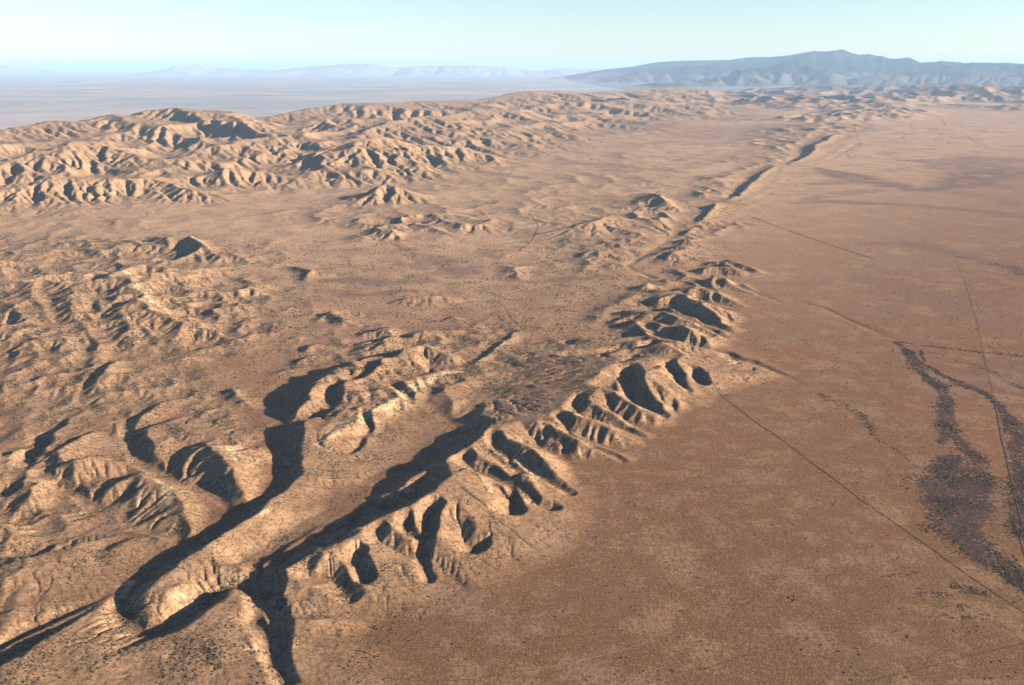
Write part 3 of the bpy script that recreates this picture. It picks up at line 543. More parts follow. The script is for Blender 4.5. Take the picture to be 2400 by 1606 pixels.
def window(X, Y, t, s, pts, rad):
    """index window of the fan grid that holds a polyline and a margin"""
    xs = [p[0] for p in pts]; ys = [p[1] for p in pts]
    y0 = max(min(ys) - rad, 300.0); y1 = max(ys) + rad
    x0 = min(xs) - rad; x1 = max(xs) + rad
    j0 = np.searchsorted(s, math.log(y0)); j1 = np.searchsorted(s, math.log(max(y1, y0 + 1)))
    tt = [x0 / y0, x0 / y1, x1 / y0, x1 / y1]
    i0 = np.searchsorted(t, min(tt)); i1 = np.searchsorted(t, max(tt))
    if j1 - j0 < 1 or i1 - i0 < 1: return None
    return slice(j0, j1), slice(i0, i1)

def poly_dist(x, y, pts, ends=0.0):
    """signed distance to a polyline (positive = right of travel) and the interpolated third value"""
    best = np.full(x.shape, 1e12, np.float32); sg = np.ones_like(best); val = np.zeros_like(best)
    sg_list = segs_of(pts)
    for q_, (a, b) in enumerate(sg_list):
        dx, dy = b[0] - a[0], b[1] - a[1]
        L2 = dx * dx + dy * dy + 1e-6
        kr = ((x - a[0]) * dx + (y - a[1]) * dy) / L2
        k = np.clip(kr, 0, 1)
        ex = x - a[0] - k * dx; ey = y - a[1] - k * dy
        d2 = ex * ex + ey * ey
        m = d2 < best
        best = np.where(m, d2, best)
        side = (ex * dy - ey * dx)
        sg = np.where(m, side / (np.sqrt(d2 * L2) + 1e-6), sg)
        vv_ = a[2] + k * (b[2] - a[2])
        if ends:       # a crest drops off beyond its last point instead of spreading out as a fan
            if q_ == 0: vv_ = vv_ - ends * np.clip(-kr, 0, None) * math.sqrt(L2)
            if q_ == len(sg_list) - 1: vv_ = vv_ - ends * np.clip(kr - 1, 0, None) * math.sqrt(L2)
        val = np.where(m, vv_, val)
    return np.sqrt(best), sg, val

def smax(a, b, k):
    h = np.clip(0.5 + 0.5 * (a - b) / k, 0, 1)
    return b + (a - b) * h + k * h * (1 - h)
def smin(a, b, k):
    return -smax(-a, -b, k)

def side_spurs():
    """short buttresses that run down from every crest on alternating sides"""
    rs = np.random.RandomState(5)
    out = []
    for pts, sl, sr, rad in RIDGES:
        if max(p[2] for p in pts) < 10: continue
        side = 1 if rs.rand() < .5 else -1
        for a, b in segs_of(pts):
            dx, dy = b[0] - a[0], b[1] - a[1]; L = math.hypot(dx, dy)
            if L < 4: continue
            fs = min(max(a[1] / 2000.0, .8), 3.0)
            dx /= L; dy /= L
            q = rs.uniform(0, 14) * fs
            while q < L:
                h = a[2] + (b[2] - a[2]) * q / L
                side = -side
                sp = sr if side > 0 else sl            # + = right of travel
                if h > 6 and sp > .2:
                    nx_, ny_ = (dy * side, -dx * side)
                    lean = rs.uniform(.0, .9) * (1 if b[2] <= a[2] else -1)
                    ux, uy = nx_ + dx * lean, ny_ + dy * lean
                    m = math.hypot(ux, uy); ux /= m; uy /= m
                    ln_ = min(h / sp * rs.uniform(.55, .95), 46 * fs)
                    x0, y0 = a[0] + dx * q, a[1] + dy * q
                    mid = .5 * ln_; bend = rs.uniform(-.15, .15) * ln_
                    out.append(([(x0, y0, h - .5), (x0 + ux * mid - uy * bend, y0 + uy * mid + ux * bend, h - sp * mid * .62),
                                 (x0 + ux * ln_, y0 + uy * ln_, h - sp * ln_ * .78)], .55, .55, 1.6))
                q += rs.uniform(9, 20) * fs
    return out
SPURS = side_spurs()
print('side spurs', len(SPURS))

def base_height(X, Y, t, s):
    # wobble the digitised outlines a little so that no edge is ruled
    wx = X + 7 * noise(X / 55, Y / 55, 3) + 3 * noise(X / 21, Y / 21, 5)
    wy = Y + 7 * noise(X / 55, Y / 55, 13) + 3 * noise(X / 21, Y / 21, 15)
    far = np.clip(Y / 5000, 0, 6)
    wx = wx + 60 * np.clip(far - .6, 0, 5) * noise(X / 700, Y / 700, 23)
    wy = wy + 60 * np.clip(far - .6, 0, 5) * noise(X / 700, Y / 700, 33)
    # long swells; the land left of the fault is rolling, the plain to the right is flat
    fault_x = 1.0 * (-235 + (Y - 1250) * 0.447)
    left = sstep(0, 500, fault_x - X)
    Z = 1.5 * noise(X / 400, Y / 400, 41) + left * (5 * fbm(X, Y, 420, 3, 43)) * (1 - sstep(9000, 20000, Y))
    Z = Z.astype(np.float32)
    rough = np.zeros_like(Z)           # how easily the ground erodes
    # ranges
    for k, (pts, sl, sr, rad) in enumerate(RANGES):
        hm = max(p[2] for p in pts)
        w = window(X, Y, t, s, pts, hm / min(sl, sr) + 500)
        if w is None: continue
        x = wx[w]; y = wy[w]
        mtn = k >= FIRST_MOUNTAIN
        d, sg, h = poly_dist(x, y, pts)
        sl2 = sl + (sr - sl) * sstep(-0.5, 0.5, sg)
        dd = np.sqrt(d * d + rad * rad) - rad
        env = h - sl2 * dd
        if mtn:
            wl = 6500.0
            amp = np.clip(env, 0, None) * 0.75
            rn = ridged(x, y, wl, 5, 60 + k)
            zt = env + 0.7 * amp * (rn - 0.82) * sstep(0, 4500, dd)
        else:
            wl = 860.0 if k == 0 else 460.0
            e = np.clip(env + 25, 0, None)
            rn = ridged(x + 0.35 * y, y * 0.8, wl, 5, 60 + k)
            zt = env + np.minimum(e * 0.95, 190 if k == 0 else 80) * (rn - 0.62) * (0.08 + 0.92 * sstep(0, 1300, dd) if k == 0 else 0.3 + 0.7 * sstep(0, 400, dd))
        Z[w] = smax(Z[w], zt, 14)
        rough[w] = np.maximum(rough[w], sstep(-25, 40, zt) * (1.0 if not mtn else .6))
    # broken ground
    for k, (pts, amp, wl) in enumerate(ROUGH):
        w = window(X, Y, t, s, pts, max(p[2] for p in pts) * 1.1)
        if w is None: continue
        d, sg, r = poly_dist(wx[w], wy[w], pts)
        m = sstep(1, 0.15, d / (r + 1))
        rn = ridged(X[w] + 0.2 * Y[w], Y[w] * 0.8, wl, 4, 80 + k)
        Z[w] += m * amp * np.clip(rn - 0.15, 0, 1) * 1.15
        rough[w] = np.maximum(rough[w], m)
    # ridges
    for pts, sl, sr, rad in RIDGES + SPURS:
        hm = max(p[2] for p in pts)
        w = window(X, Y, t, s, pts, min(hm + 14, 90) / max(min(sl, sr), .05) + 30)
        if w is None: continue
        x = wx[w]; y = wy[w]
        ym = pts[0][1]
        fs = np.clip(ym / 2500, 1, 4)
        d, sg, h = poly_dist(x, y, pts, 0.35 if min(sl, sr) < .25 else .2)
        hp = np.maximum(h, 0)
        rr = rad * fs
        sl2 = sl + (sr - sl) * sstep(-0.7, 0.7, sg)
        dd = np.sqrt(d * d + rr * rr) - rr
        # concave foot: slopes ease off towards the bottom
        zt = h - sl2 * dd
        zt = np.where(zt < hp * .35, hp * .35 - (hp * .35 - zt) * .75, zt)
        Z[w] = smax(Z[w], zt + 0.0, 1.6 * fs)
        rough[w] = np.maximum(rough[w], 0.8 * sstep(0, 8, zt))
    # stream cuts
    for pts, bank, hw in CUTS:
        w = window(X, Y, t, s, pts, 60 / bank + hw)
        if w is None: continue
        d, sg, h = poly_dist(wx[w], wy[w], pts)
        zc = h + bank * np.clip(d - hw, 0, None)
        Z[w] = smin(Z[w], zc, 1.2)
    return Z, rough

t1 = time.time()
Z, ROUGHNESS = base_height(Xlo, Ylo, t_lo, s_lo)
print('base', time.time() - t1)

# ---------------------------------------------------------------- running water: stream-power erosion on the fan grid
def erode(Z, X, Y, K, iters, m=0.45, diff=0.05):
    ny, nx = Z.shape
    n = nx * ny
    idx = np.arange(n, dtype=np.int32).reshape(ny, nx)
    offs = [(-1, 0), (1, 0), (0, -1), (0, 1), (-1, -1), (-1, 1), (1, -1), (1, 1)]
    cell = (Y * dl) ** 2
    area0 = cell.ravel().astype(np.float64)
    edge = np.zeros((ny, nx), bool); edge[0] = edge[-1] = True; edge[:, 0] = edge[:, -1] = True
    Z = Z.astype(np.float32).copy()
    dists = []
    for dj, di in offs:
        a = (slice(max(0, -dj), ny - max(0, dj)), slice(max(0, -di), nx - max(0, di)))
        b = (slice(max(0, dj), ny + min(0, dj)), slice(max(0, di), nx + min(0, di)))
        dist = np.hypot(X[a] - X[b], Y[a] - Y[b]).astype(np.float32)
        dists.append((a, b, dist))
    for it in range(iters):
        best = np.zeros((ny, nx), np.float32); rcv = idx.copy(); rd = np.ones((ny, nx), np.float32)
        for a, b, dist in dists:
            sl = (Z[a] - Z[b]) / dist
            mk = sl > best[a]
            best[a] = np.where(mk, sl, best[a])
            rcv[a] = np.where(mk, idx[b], rcv[a])
            rd[a] = np.where(mk, dist, rd[a])
        rcv[edge] = idx[edge]
        p = rcv.ravel()
        own = (p == idx.ravel())
        # drainage area by pointer doubling
        S = area0.copy()
        q = p.copy()
        alive = ~own
        for _ in range(10):
            act = np.nonzero(alive)[0]
            if len(act) == 0: break
            S = S + np.bincount(q[act], weights=S[act], minlength=n)
            # a node whose 2^k-th ancestor ran past the root stops contributing
            nq = q[q]
            stop = own[q]
            alive &= ~stop
            q = nq
        A = S.astype(np.float32)
        Fk = (K.ravel() * A ** m / rd.ravel()).astype(np.float32)
        Fk[own] = 0
        z = Z.ravel()
        bco = Fk / (1 + Fk); aco = z / (1 + Fk)
        aco[own] = z[own]; bco[own] = 0
        q = p.copy()
        for _ in range(10):
            aco = aco + bco * aco[q]
            bco = bco * bco[q]
            q = q[q]
        Z = (aco + bco * z[q]).reshape(ny, nx)
        if diff:
            L = np.zeros_like(Z)
            L[1:-1, 1:-1] = (Z[:-2, 1:-1] + Z[2:, 1:-1] + Z[1:-1, :-2] + Z[1:-1, 2:] - 4 * Z[1:-1, 1:-1])
            Z = Z + (diff + (.035 * sstep(4500, 5500, Y)).astype(np.float32)) * L
    return Z, np.sqrt(A).reshape(ny, nx)

t1 = time.time()
far_ = np.clip(Ylo / 4000, .25, 6)
Zn = Z + (0.5 + 3 * ROUGHNESS * far_) * fbm(Xlo, Ylo, 60 * 1.0, 3, 5) * np.clip(Ylo / 2500, .4, 1)
left_ = sstep(0, 400, -235 + (Ylo - 1250) * 0.447 - Xlo) * (1 - sstep(9000, 14000, Ylo))
pm = left_ * sstep(-.25, .20, fbm(Xlo, Ylo, 900, 3, 19))
pn = pm * (1 - sstep(2800, 4200, Ylo)); pf = pm * sstep(2400, 3800, Ylo)
Zn = Zn + left_ * 1.8 * fbm(Xlo, Ylo, 110, 3, 9) + pn * 14 * ridged(Xlo + .3 * Ylo, Ylo * .8, 95, 3, 21) + pf * 15 * ridged(Xlo + .3 * Ylo, Ylo * .8, 230, 3, 25)
ROUGHNESS = np.maximum(ROUGHNESS, .6 * pm)
Zn = Zn + ROUGHNESS * (0.9 * noise(Xlo / (14 * far_ ** .5), Ylo / (14 * far_ ** .5), 6)) * np.clip(Ylo / 2000, .7, 4)
Zn = Zn + ROUGHNESS * 1.8 * noise(Xlo / 42, Ylo / 42, 14) * (1 - sstep(4000, 6000, Ylo))
Kmap = 0.006 + 0.028 * left_ + 0.075 * np.where(Ylo > 5000, 1.1, 1.0) * ROUGHNESS * np.clip(Ylo / 1500, .8, 3.0) * (1 + 0.9 * noise(Xlo / 35, Ylo / 35, 8))
Zn, FLOW = erode(Zn, Xlo, Ylo, Kmap, 14)
print('erosion', time.time() - t1)

# ---------------------------------------------------------------- final grid
dtf = 0.0010
t_f = np.arange(-0.85, 0.8501, dtf)
s_f = np.concatenate([np.arange(math.log(605.0), math.log(9000.0), 0.00125), np.arange(math.log(9000.0), math.log(124000.0), 0.0033)])
def cubic_idx(src, dst):
    u = (dst - src[0]) / (src[1] - src[0])
    i = np.clip(np.floor(u).astype(int), 1, len(src) - 3)
    f = (u - i).astype(np.float32)
    w = [-0.5 * f + f * f - 0.5 * f ** 3, 1 - 2.5 * f * f + 1.5 * f ** 3, 0.5 * f + 2 * f * f - 1.5 * f ** 3, -0.5 * f * f + 0.5 * f ** 3]
    return i, w
def resample(A):
    i, w = cubic_idx(s_lo, s_f)
    B = sum(w[k][:, None] * A[i + k - 1] for k in range(4))
    i, w = cubic_idx(t_lo, t_f)
    return sum(w[k][None, :] * B[:, i + k - 1] for k in range(4)).astype(np.float32)
Yf = (np.exp(s_f)[:, None] * np.ones_like(t_f)[None, :]).astype(np.float64)
Xf = Yf * t_f[None, :]
FLOW_LO = np.clip((np.log(FLOW + 1) - np.log(45.0)) / 2.2, 0, 1).astype(np.float32)
ZF = resample(Zn); RF = np.clip(resample(ROUGHNESS), 0, 1)
# small relief: hummocks on the slopes, faint on the plain
near = 1 - sstep(3000, 7000, Yf)
ZF += ((0.25 + 0.9 * RF) * 0.6 * near * fbm(Xf, Yf, 26, 2, 91)).astype(np.float32)
# scrub density from the streaks
WASH = np.clip(resample(FLOW_LO), 0, 1) * (1 - sstep(9000, 16000, Yf)).astype(np.float32)
VEG = np.zeros_like(ZF); PALE = np.zeros_like(ZF); TONE = np.zeros_like(ZF)
wx = Xf + 14 * noise(Xf / 60, Yf / 60, 51) + 5 * noise(Xf / 18, Yf / 18, 52) + np.clip(Yf / 3000 - .5, 0, 3) * 60 * noise(Xf / 400, Yf / 400, 57)
wy = Yf + 14 * noise(Xf / 60, Yf / 60, 53) + 5 * noise(Xf / 18, Yf / 18, 54) + np.clip(Yf / 3000 - .5, 0, 3) * 60 * noise(Xf / 400, Yf / 400, 58)
for pts, dens, kind in SCRUB:
    rm = max(p[2] for p in pts)
    w = window(Xf, Yf, t_f, s_f, pts, rm * 1.6 + 10)
    if w is None: continue
    d, sg, r = poly_dist(wx[w], wy[w], pts)
    m = dens * sstep(1.45, 0.45, d / (r + 1))
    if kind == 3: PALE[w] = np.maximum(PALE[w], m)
    elif kind == 1: TONE[w] = np.maximum(TONE[w], m)
    else: VEG[w] = np.maximum(VEG[w], m)

def height_at(x, y):
    s = np.log(np.maximum(y, 606.0)); t = x / np.maximum(y, 1.0)
    j = np.clip(np.searchsorted(s_f, s) - 1, 0, len(s_f) - 2)
    i = np.clip(((t - t_f[0]) / dtf).astype(int), 0, len(t_f) - 2)
    fs = np.clip((s - s_f[j]) / (s_f[j + 1] - s_f[j]), 0, 1); ft = np.clip((t - t_f[i]) / dtf, 0, 1)
    return (ZF[j, i] * (1 - fs) * (1 - ft) + ZF[j + 1, i] * fs * (1 - ft) + ZF[j, i + 1] * (1 - fs) * ft + ZF[j + 1, i + 1] * fs * ft)

# ---------------------------------------------------------------- materials
def nd(nt, typ, **kw):
    n = nt.nodes.new(typ)
    for k, v in kw.items(): setattr(n, k, v)
    return n
def new_mat(name, rough=0.95):
    m = bpy.data.materials.new(name); m.use_nodes = True
    nt = m.node_tree
    b = nt.nodes['Principled BSDF']
    b.inputs['Roughness'].default_value = rough
    b.inputs['Specular IOR Level'].default_value = 0.05
    return m, nt, b
def math_node(nt, op, a, b=None, clamp=False):
    n = nd(nt, 'ShaderNodeMath', operation=op, use_clamp=clamp)
    for k, v in enumerate((a, b)):
        if v is None: continue
        if isinstance(v, (int, float)): n.inputs[k].default_value = v
        else: nt.links.new(v, n.inputs[k])
    return n.outputs[0]
def mix_col(nt, fac, a, b, mode='MIX'):
    n = nd(nt, 'ShaderNodeMix', data_type='RGBA', blend_type=mode)
    if isinstance(fac, (int, float)): n.inputs[0].default_value = fac
    else: nt.links.new(fac, n.inputs[0])
    for k, v in ((6, a), (7, b)):
        if isinstance(v, tuple): n.inputs[k].default_value = v + (1,)
        else: nt.links.new(v, n.inputs[k])
    return n.outputs[2]
def ramp(nt, f, lo, hi):
    n = nd(nt, 'ShaderNodeMapRange', interpolation_type='SMOOTHSTEP')
    nt.links.new(f, n.inputs[0]); n.inputs[1].default_value = lo; n.inputs[2].default_value = hi
    return n.outputs[0]
def noise_node(nt, vec, scale, detail=3, rough=0.55, dist=0):
    n = nd(nt, 'ShaderNodeTexNoise')
    nt.links.new(vec, n.inputs['Vector'])
    n.inputs['Scale'].default_value = scale; n.inputs['Detail'].default_value = detail
    n.inputs['Roughness'].default_value = rough; n.inputs['Distortion'].default_value = dist
    return n.outputs[0]

def ground_material():
    m, nt, b = new_mat('dry grassland')
    geo = nd(nt, 'ShaderNodeNewGeometry'); P = geo.outputs['Position']
    at = nd(nt, 'ShaderNodeAttribute', attribute_name='scrub'); veg = at.outputs['Fac']
    at2 = nd(nt, 'ShaderNodeAttribute', attribute_name='soil'); tone = at2.outputs['Fac']
    at3 = nd(nt, 'ShaderNodeAttribute', attribute_name='broken'); brk = at3.outputs['Fac']
    at4 = nd(nt, 'ShaderNodeAttribute', attribute_name='wash'); wash = at4.outputs['Fac']
    big = noise_node(nt, P, 1 / 420, 5, .6)
    mid = noise_node(nt, P, 1 / 48, 6, .68)
    far = noise_node(nt, P, 1 / 150, 6, .72)
    fine = noise_node(nt, P, 1 / 7.0, 4, .8)
    tiny = noise_node(nt, P, 1 / 2.6, 2, .8)
    sp_ = nd(nt, 'ShaderNodeSeparateXYZ'); nt.links.new(P, sp_.inputs[0])
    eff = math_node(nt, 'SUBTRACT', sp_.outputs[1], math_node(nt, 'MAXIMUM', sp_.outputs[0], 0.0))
    straw_haze = ramp(nt, math_node(nt, 'ADD', eff, math_node(nt, 'MULTIPLY', math_node(nt, 'SUBTRACT', big, .5), 2200.0)), 700, 4300)  # paler with distance: haze brightening painted into the ground colour
    grass = mix_col(nt, ramp(nt, big, .38, .62), (.156, .071, .035), (.118, .061, .034))
    grass = mix_col(nt, math_node(nt, 'MULTIPLY', ramp(nt, mid, .40, .66), .5), grass, (.190, .080, .036))
    grass = mix_col(nt, ramp(nt, math_node(nt, 'ADD', sp_.outputs[1], math_node(nt, 'MULTIPLY', big, 900.0)), 2300, 1250), grass, mix_col(nt, ramp(nt, far, .42, .58), (.104, .056, .029), (.132, .067, .032)))  # darker close to the viewer: soil tone plus painted lens vignetting
    grass = mix_col(nt, straw_haze, grass, mix_col(nt, ramp(nt, big, .38, .62), (.440, .290, .182), (.365, .238, .150)))
    grass = mix_col(nt, math_node(nt, 'MULTIPLY', ramp(nt, far, .50, .62), .6), grass, (.215, .142, .105))
    grass = mix_col(nt, math_node(nt, 'MULTIPLY', ramp(nt, far, .49, .38), .55), grass, mix_col(nt, straw_haze, (.25, .155, .09), (.43, .315, .21)))
    slope_c = mix_col(nt, ramp(nt, mid, .40, .62), (.255, .160, .094), (.182, .112, .066))
    slope_c = mix_col(nt, math_node(nt, 'MULTIPLY', straw_haze, .7), slope_c, (.270, .185, .118))
    slope_c = mix_col(nt, math_node(nt, 'MULTIPLY', ramp(nt, far, .50, .66), .4), slope_c, (.21, .15, .105))
    col = mix_col(nt, brk, grass, slope_c)
    # pale bare soil where it is steep
    sx = nd(nt, 'ShaderNodeSeparateXYZ'); nt.links.new(geo.outputs['Normal'], sx.inputs[0])
    steep = ramp(nt, sx.outputs[2], .93, .84)
    pale = math_node(nt, 'MULTIPLY', steep, ramp(nt, noise_node(nt, P, 1 / 26, 4, .6), .44, .62))
    col = mix_col(nt, math_node(nt, 'MULTIPLY', pale, .45), col, (.33, .24, .15))
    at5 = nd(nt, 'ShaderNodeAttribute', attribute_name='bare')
    col = mix_col(nt, math_node(nt, 'MULTIPLY', at5.outputs['Fac'], ramp(nt, mid, .34, .52)), col, (.43, .33, .205))  # paler along hand-placed strips on cliff and ridge faces
    # mottling of tufts and bare patches
    sp = ramp(nt, fine, .48, .56)
    col = mix_col(nt, math_node(nt, 'MULTIPLY', sp, .72), col, (.088, .052, .033))
    lt = ramp(nt, tiny, .52, .62)
    col = mix_col(nt, math_node(nt, 'MULTIPLY', lt, .30), col, (.40, .26, .15))
    bush = ramp(nt, noise_node(nt, P, 1 / 14, 5, .9), .56, .62)
    col = mix_col(nt, math_node(nt, 'MULTIPLY', bush, .55), col, (.085, .060, .044))
    # dark vegetated threads along the drainage
    col = mix_col(nt, math_node(nt, 'MULTIPLY', ramp(nt, wash, .06, .6), math_node(nt, 'MULTIPLY', ramp(nt, mid, .28, .5), .72)), col, (.105, .074, .056))
    # purple-brown soil and burnt grass
    tn = math_node(nt, 'MULTIPLY', math_node(nt, 'MULTIPLY', tone, 1.25, True), ramp(nt, far, .30, .52))
    col = mix_col(nt, tn, col, (.135, .085, .066))
    # saltbush scrub: broken up into clumps
    cl = noise_node(nt, P, 1 / 7, 5, .85)
    cl2 = noise_node(nt, P, 1 / 60, 4, .7)
    th = math_node(nt, 'ADD', math_node(nt, 'MULTIPLY', veg, .40), math_node(nt, 'ADD', math_node(nt, 'MULTIPLY', cl, 1.1), math_node(nt, 'MULTIPLY', cl2, .35)))
    vm = ramp(nt, th, 1.06, 1.12)
    vm = math_node(nt, 'MULTIPLY', vm, ramp(nt, veg, .02, .3))
    col = mix_col(nt, vm, col, mix_col(nt, ramp(nt, fine, .4, .6), (.034, .024, .026), (.050, .035, .033)))
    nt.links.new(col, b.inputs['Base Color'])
    bm = nd(nt, 'ShaderNodeBump'); bm.inputs['Strength'].default_value = 0.8; bm.inputs['Distance'].default_value = 1.0
    hsum = math_node(nt, 'ADD', fine, math_node(nt, 'MULTIPLY', tiny, .5))
    hsum = math_node(nt, 'ADD', hsum, math_node(nt, 'MULTIPLY', vm, .8))
    nt.links.new(hsum, bm.inputs['Height'])
    nt.links.new(bm.outputs[0], b.inputs['Normal'])
    return m
def mountain_material():
    m, nt, b = new_mat('mountain scrub')
    geo = nd(nt, 'ShaderNodeNewGeometry'); P = geo.outputs['Position']
    sx = nd(nt, 'ShaderNodeSeparateXYZ'); nt.links.new(P, sx.inputs[0])
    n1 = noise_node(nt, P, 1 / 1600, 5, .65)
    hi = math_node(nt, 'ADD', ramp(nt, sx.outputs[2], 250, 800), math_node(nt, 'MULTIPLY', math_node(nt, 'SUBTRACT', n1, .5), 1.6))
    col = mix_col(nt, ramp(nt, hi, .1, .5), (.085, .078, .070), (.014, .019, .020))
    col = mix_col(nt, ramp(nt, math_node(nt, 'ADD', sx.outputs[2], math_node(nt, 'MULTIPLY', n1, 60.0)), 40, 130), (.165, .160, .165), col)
    nt.links.new(col, b.inputs['Base Color'])
    return m
def plain_mat(name, col, col2, sc=1 / 12):
    m, nt, b = new_mat(name)
    geo = nd(nt, 'ShaderNodeNewGeometry')
    f = noise_node(nt, geo.outputs['Position'], sc, 4, .7)
    nt.links.new(mix_col(nt, ramp(nt, f, .35, .65), col, col2), b.inputs['Base Color'])
    return m
M_GROUND = ground_material()
M_MOUNT = mountain_material()
def field_material():
    m, nt, b = new_mat('haze-tinted farmland')
    geo = nd(nt, 'ShaderNodeNewGeometry'); P = geo.outputs['Position']
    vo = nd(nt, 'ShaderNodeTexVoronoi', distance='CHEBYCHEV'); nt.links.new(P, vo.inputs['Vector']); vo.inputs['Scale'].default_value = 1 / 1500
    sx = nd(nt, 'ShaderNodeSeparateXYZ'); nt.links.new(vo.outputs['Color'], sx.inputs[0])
    col = mix_col(nt, sx.outputs[0], (.215, .225, .255), (.27, .265, .275))  # blue-grey lift: distance haze painted into the field colours
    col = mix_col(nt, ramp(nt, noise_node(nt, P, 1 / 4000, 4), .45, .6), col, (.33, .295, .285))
    nt.links.new(col, b.inputs['Base Color'])
    return m
M_FIELDS = field_material()

# ---------------------------------------------------------------- the land as separate sheets that meet edge to edge
def tagk(o, kind=None, label=None, cat=None, group=None):
    if kind: o['kind'] = kind
    if label: o['label'] = label
    if cat: o['category'] = cat
    if group: o['group'] = group
    return o
ny, nx = ZF.shape
fault = -235 + (Yf - 1250) * 0.447
qx = 0.25 * (Xf[:-1, :-1] + Xf[1:, :-1] + Xf[:-1, 1:] + Xf[1:, 1:])
qy = 0.5 * (Yf[:-1, :-1] + Yf[1:, 1:])
foot_x = np.interp(qy.ravel(), [3600, 4200, 4500, 5000, 6000, 7500, 10000, 14000, 21000, 26000], [-9000, -2600, -1900, -1150, -800, -100, 500, 1400, 3900, 6000]).reshape(qy.shape)
region = np.zeros(qx.shape, np.int8)
region[(qx < foot_x) & (qy > 3600) & (qy < 26000)] = 1
region[qy >= 26000] = 2
cx_ = np.interp(qy.ravel(), [7000, 8300, 9200, 10800, 13200, 15500, 18000, 21000, 26000, 60000, 90000], [-4300, -3600, -2900, -2150, -600, 600, 2100, 4200, 5600, 6500, 30000]).reshape(qy.shape)
region[(qx < cx_ - 350 - qy * .05) & (qy > 7600)] = 3
def sheet(name, mask, mat, label, cat):
    jj, ii = np.nonzero(mask)
    v00 = jj * nx + ii
    quads = np.stack([v00, v00 + 1, v00 + nx + 1, v00 + nx], 1)
    used, inv = np.unique(quads.ravel(), return_inverse=True)
    me = bpy.data.meshes.new(name)
    nv, nf = len(used), len(quads)
    me.vertices.add(nv)
    co = np.empty((nv, 3), np.float32)
    co[:, 0] = Xf.ravel()[used]; co[:, 1] = Yf.ravel()[used]; co[:, 2] = ZF.ravel()[used]
    me.vertices.foreach_set('co', co.ravel())
    me.loops.add(nf * 4)
    me.loops.foreach_set('vertex_index', inv.astype(np.int32).ravel())
    me.polygons.add(nf)
    me.polygons.foreach_set('loop_start', np.arange(0, nf * 4, 4, dtype=np.int32))
    me.polygons.foreach_set('loop_total', np.full(nf, 4, np.int32))
    me.update(calc_edges=True)
    me.polygons.foreach_set('use_smooth', np.ones(nf, bool))
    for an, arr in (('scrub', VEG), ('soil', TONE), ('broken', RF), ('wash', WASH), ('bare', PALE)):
        at = me.attributes.new(an, 'FLOAT', 'POINT')
        at.data.foreach_set('value', arr.ravel()[used].astype(np.float32))
    me.materials.append(mat)
    o = bpy.data.objects.new(name, me); C.objects.link(o)
    tagk(o, 'structure', label)
    return o
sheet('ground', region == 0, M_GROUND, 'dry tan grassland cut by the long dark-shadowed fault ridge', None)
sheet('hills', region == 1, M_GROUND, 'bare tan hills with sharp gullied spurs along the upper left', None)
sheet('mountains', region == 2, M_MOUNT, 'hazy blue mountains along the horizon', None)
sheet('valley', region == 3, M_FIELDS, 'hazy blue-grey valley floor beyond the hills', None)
# the plain beyond, to the horizon, and to the sides
def flat_sheet(name, quads, mat, label):
    me = bpy.data.meshes.new(name)
    vs_ = []; fs_ = []
    for q in quads:
        k = len(vs_); vs_ += q; fs_.append(tuple(range(k, k + 4)))
    me.from_pydata(vs_, [], fs_); me.materials.append(mat)
    o = bpy.data.objects.new(name, me); C.objects.link(o); tagk(o, 'structure', label); return o
B_ = 320000.0; y0 = 604.0; y1 = float(np.exp(s_f[-1])); zz = -7.0
flat_sheet('far_plain', [[(-B_, y1 - 900, zz), (B_, y1 - 900, zz), (B_, B_, zz), (-B_, B_, zz)]],
    M_FIELDS, 'flat hazy plain running out to the horizon')
zz = -2.5
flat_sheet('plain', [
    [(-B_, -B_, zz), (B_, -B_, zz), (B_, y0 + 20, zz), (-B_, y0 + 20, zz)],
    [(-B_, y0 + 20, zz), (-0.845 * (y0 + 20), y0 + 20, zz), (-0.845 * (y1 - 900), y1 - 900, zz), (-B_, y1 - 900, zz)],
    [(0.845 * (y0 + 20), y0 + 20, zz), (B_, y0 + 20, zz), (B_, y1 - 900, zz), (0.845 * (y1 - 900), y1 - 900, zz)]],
    M_GROUND, 'flat dry plain around the edges of the view')

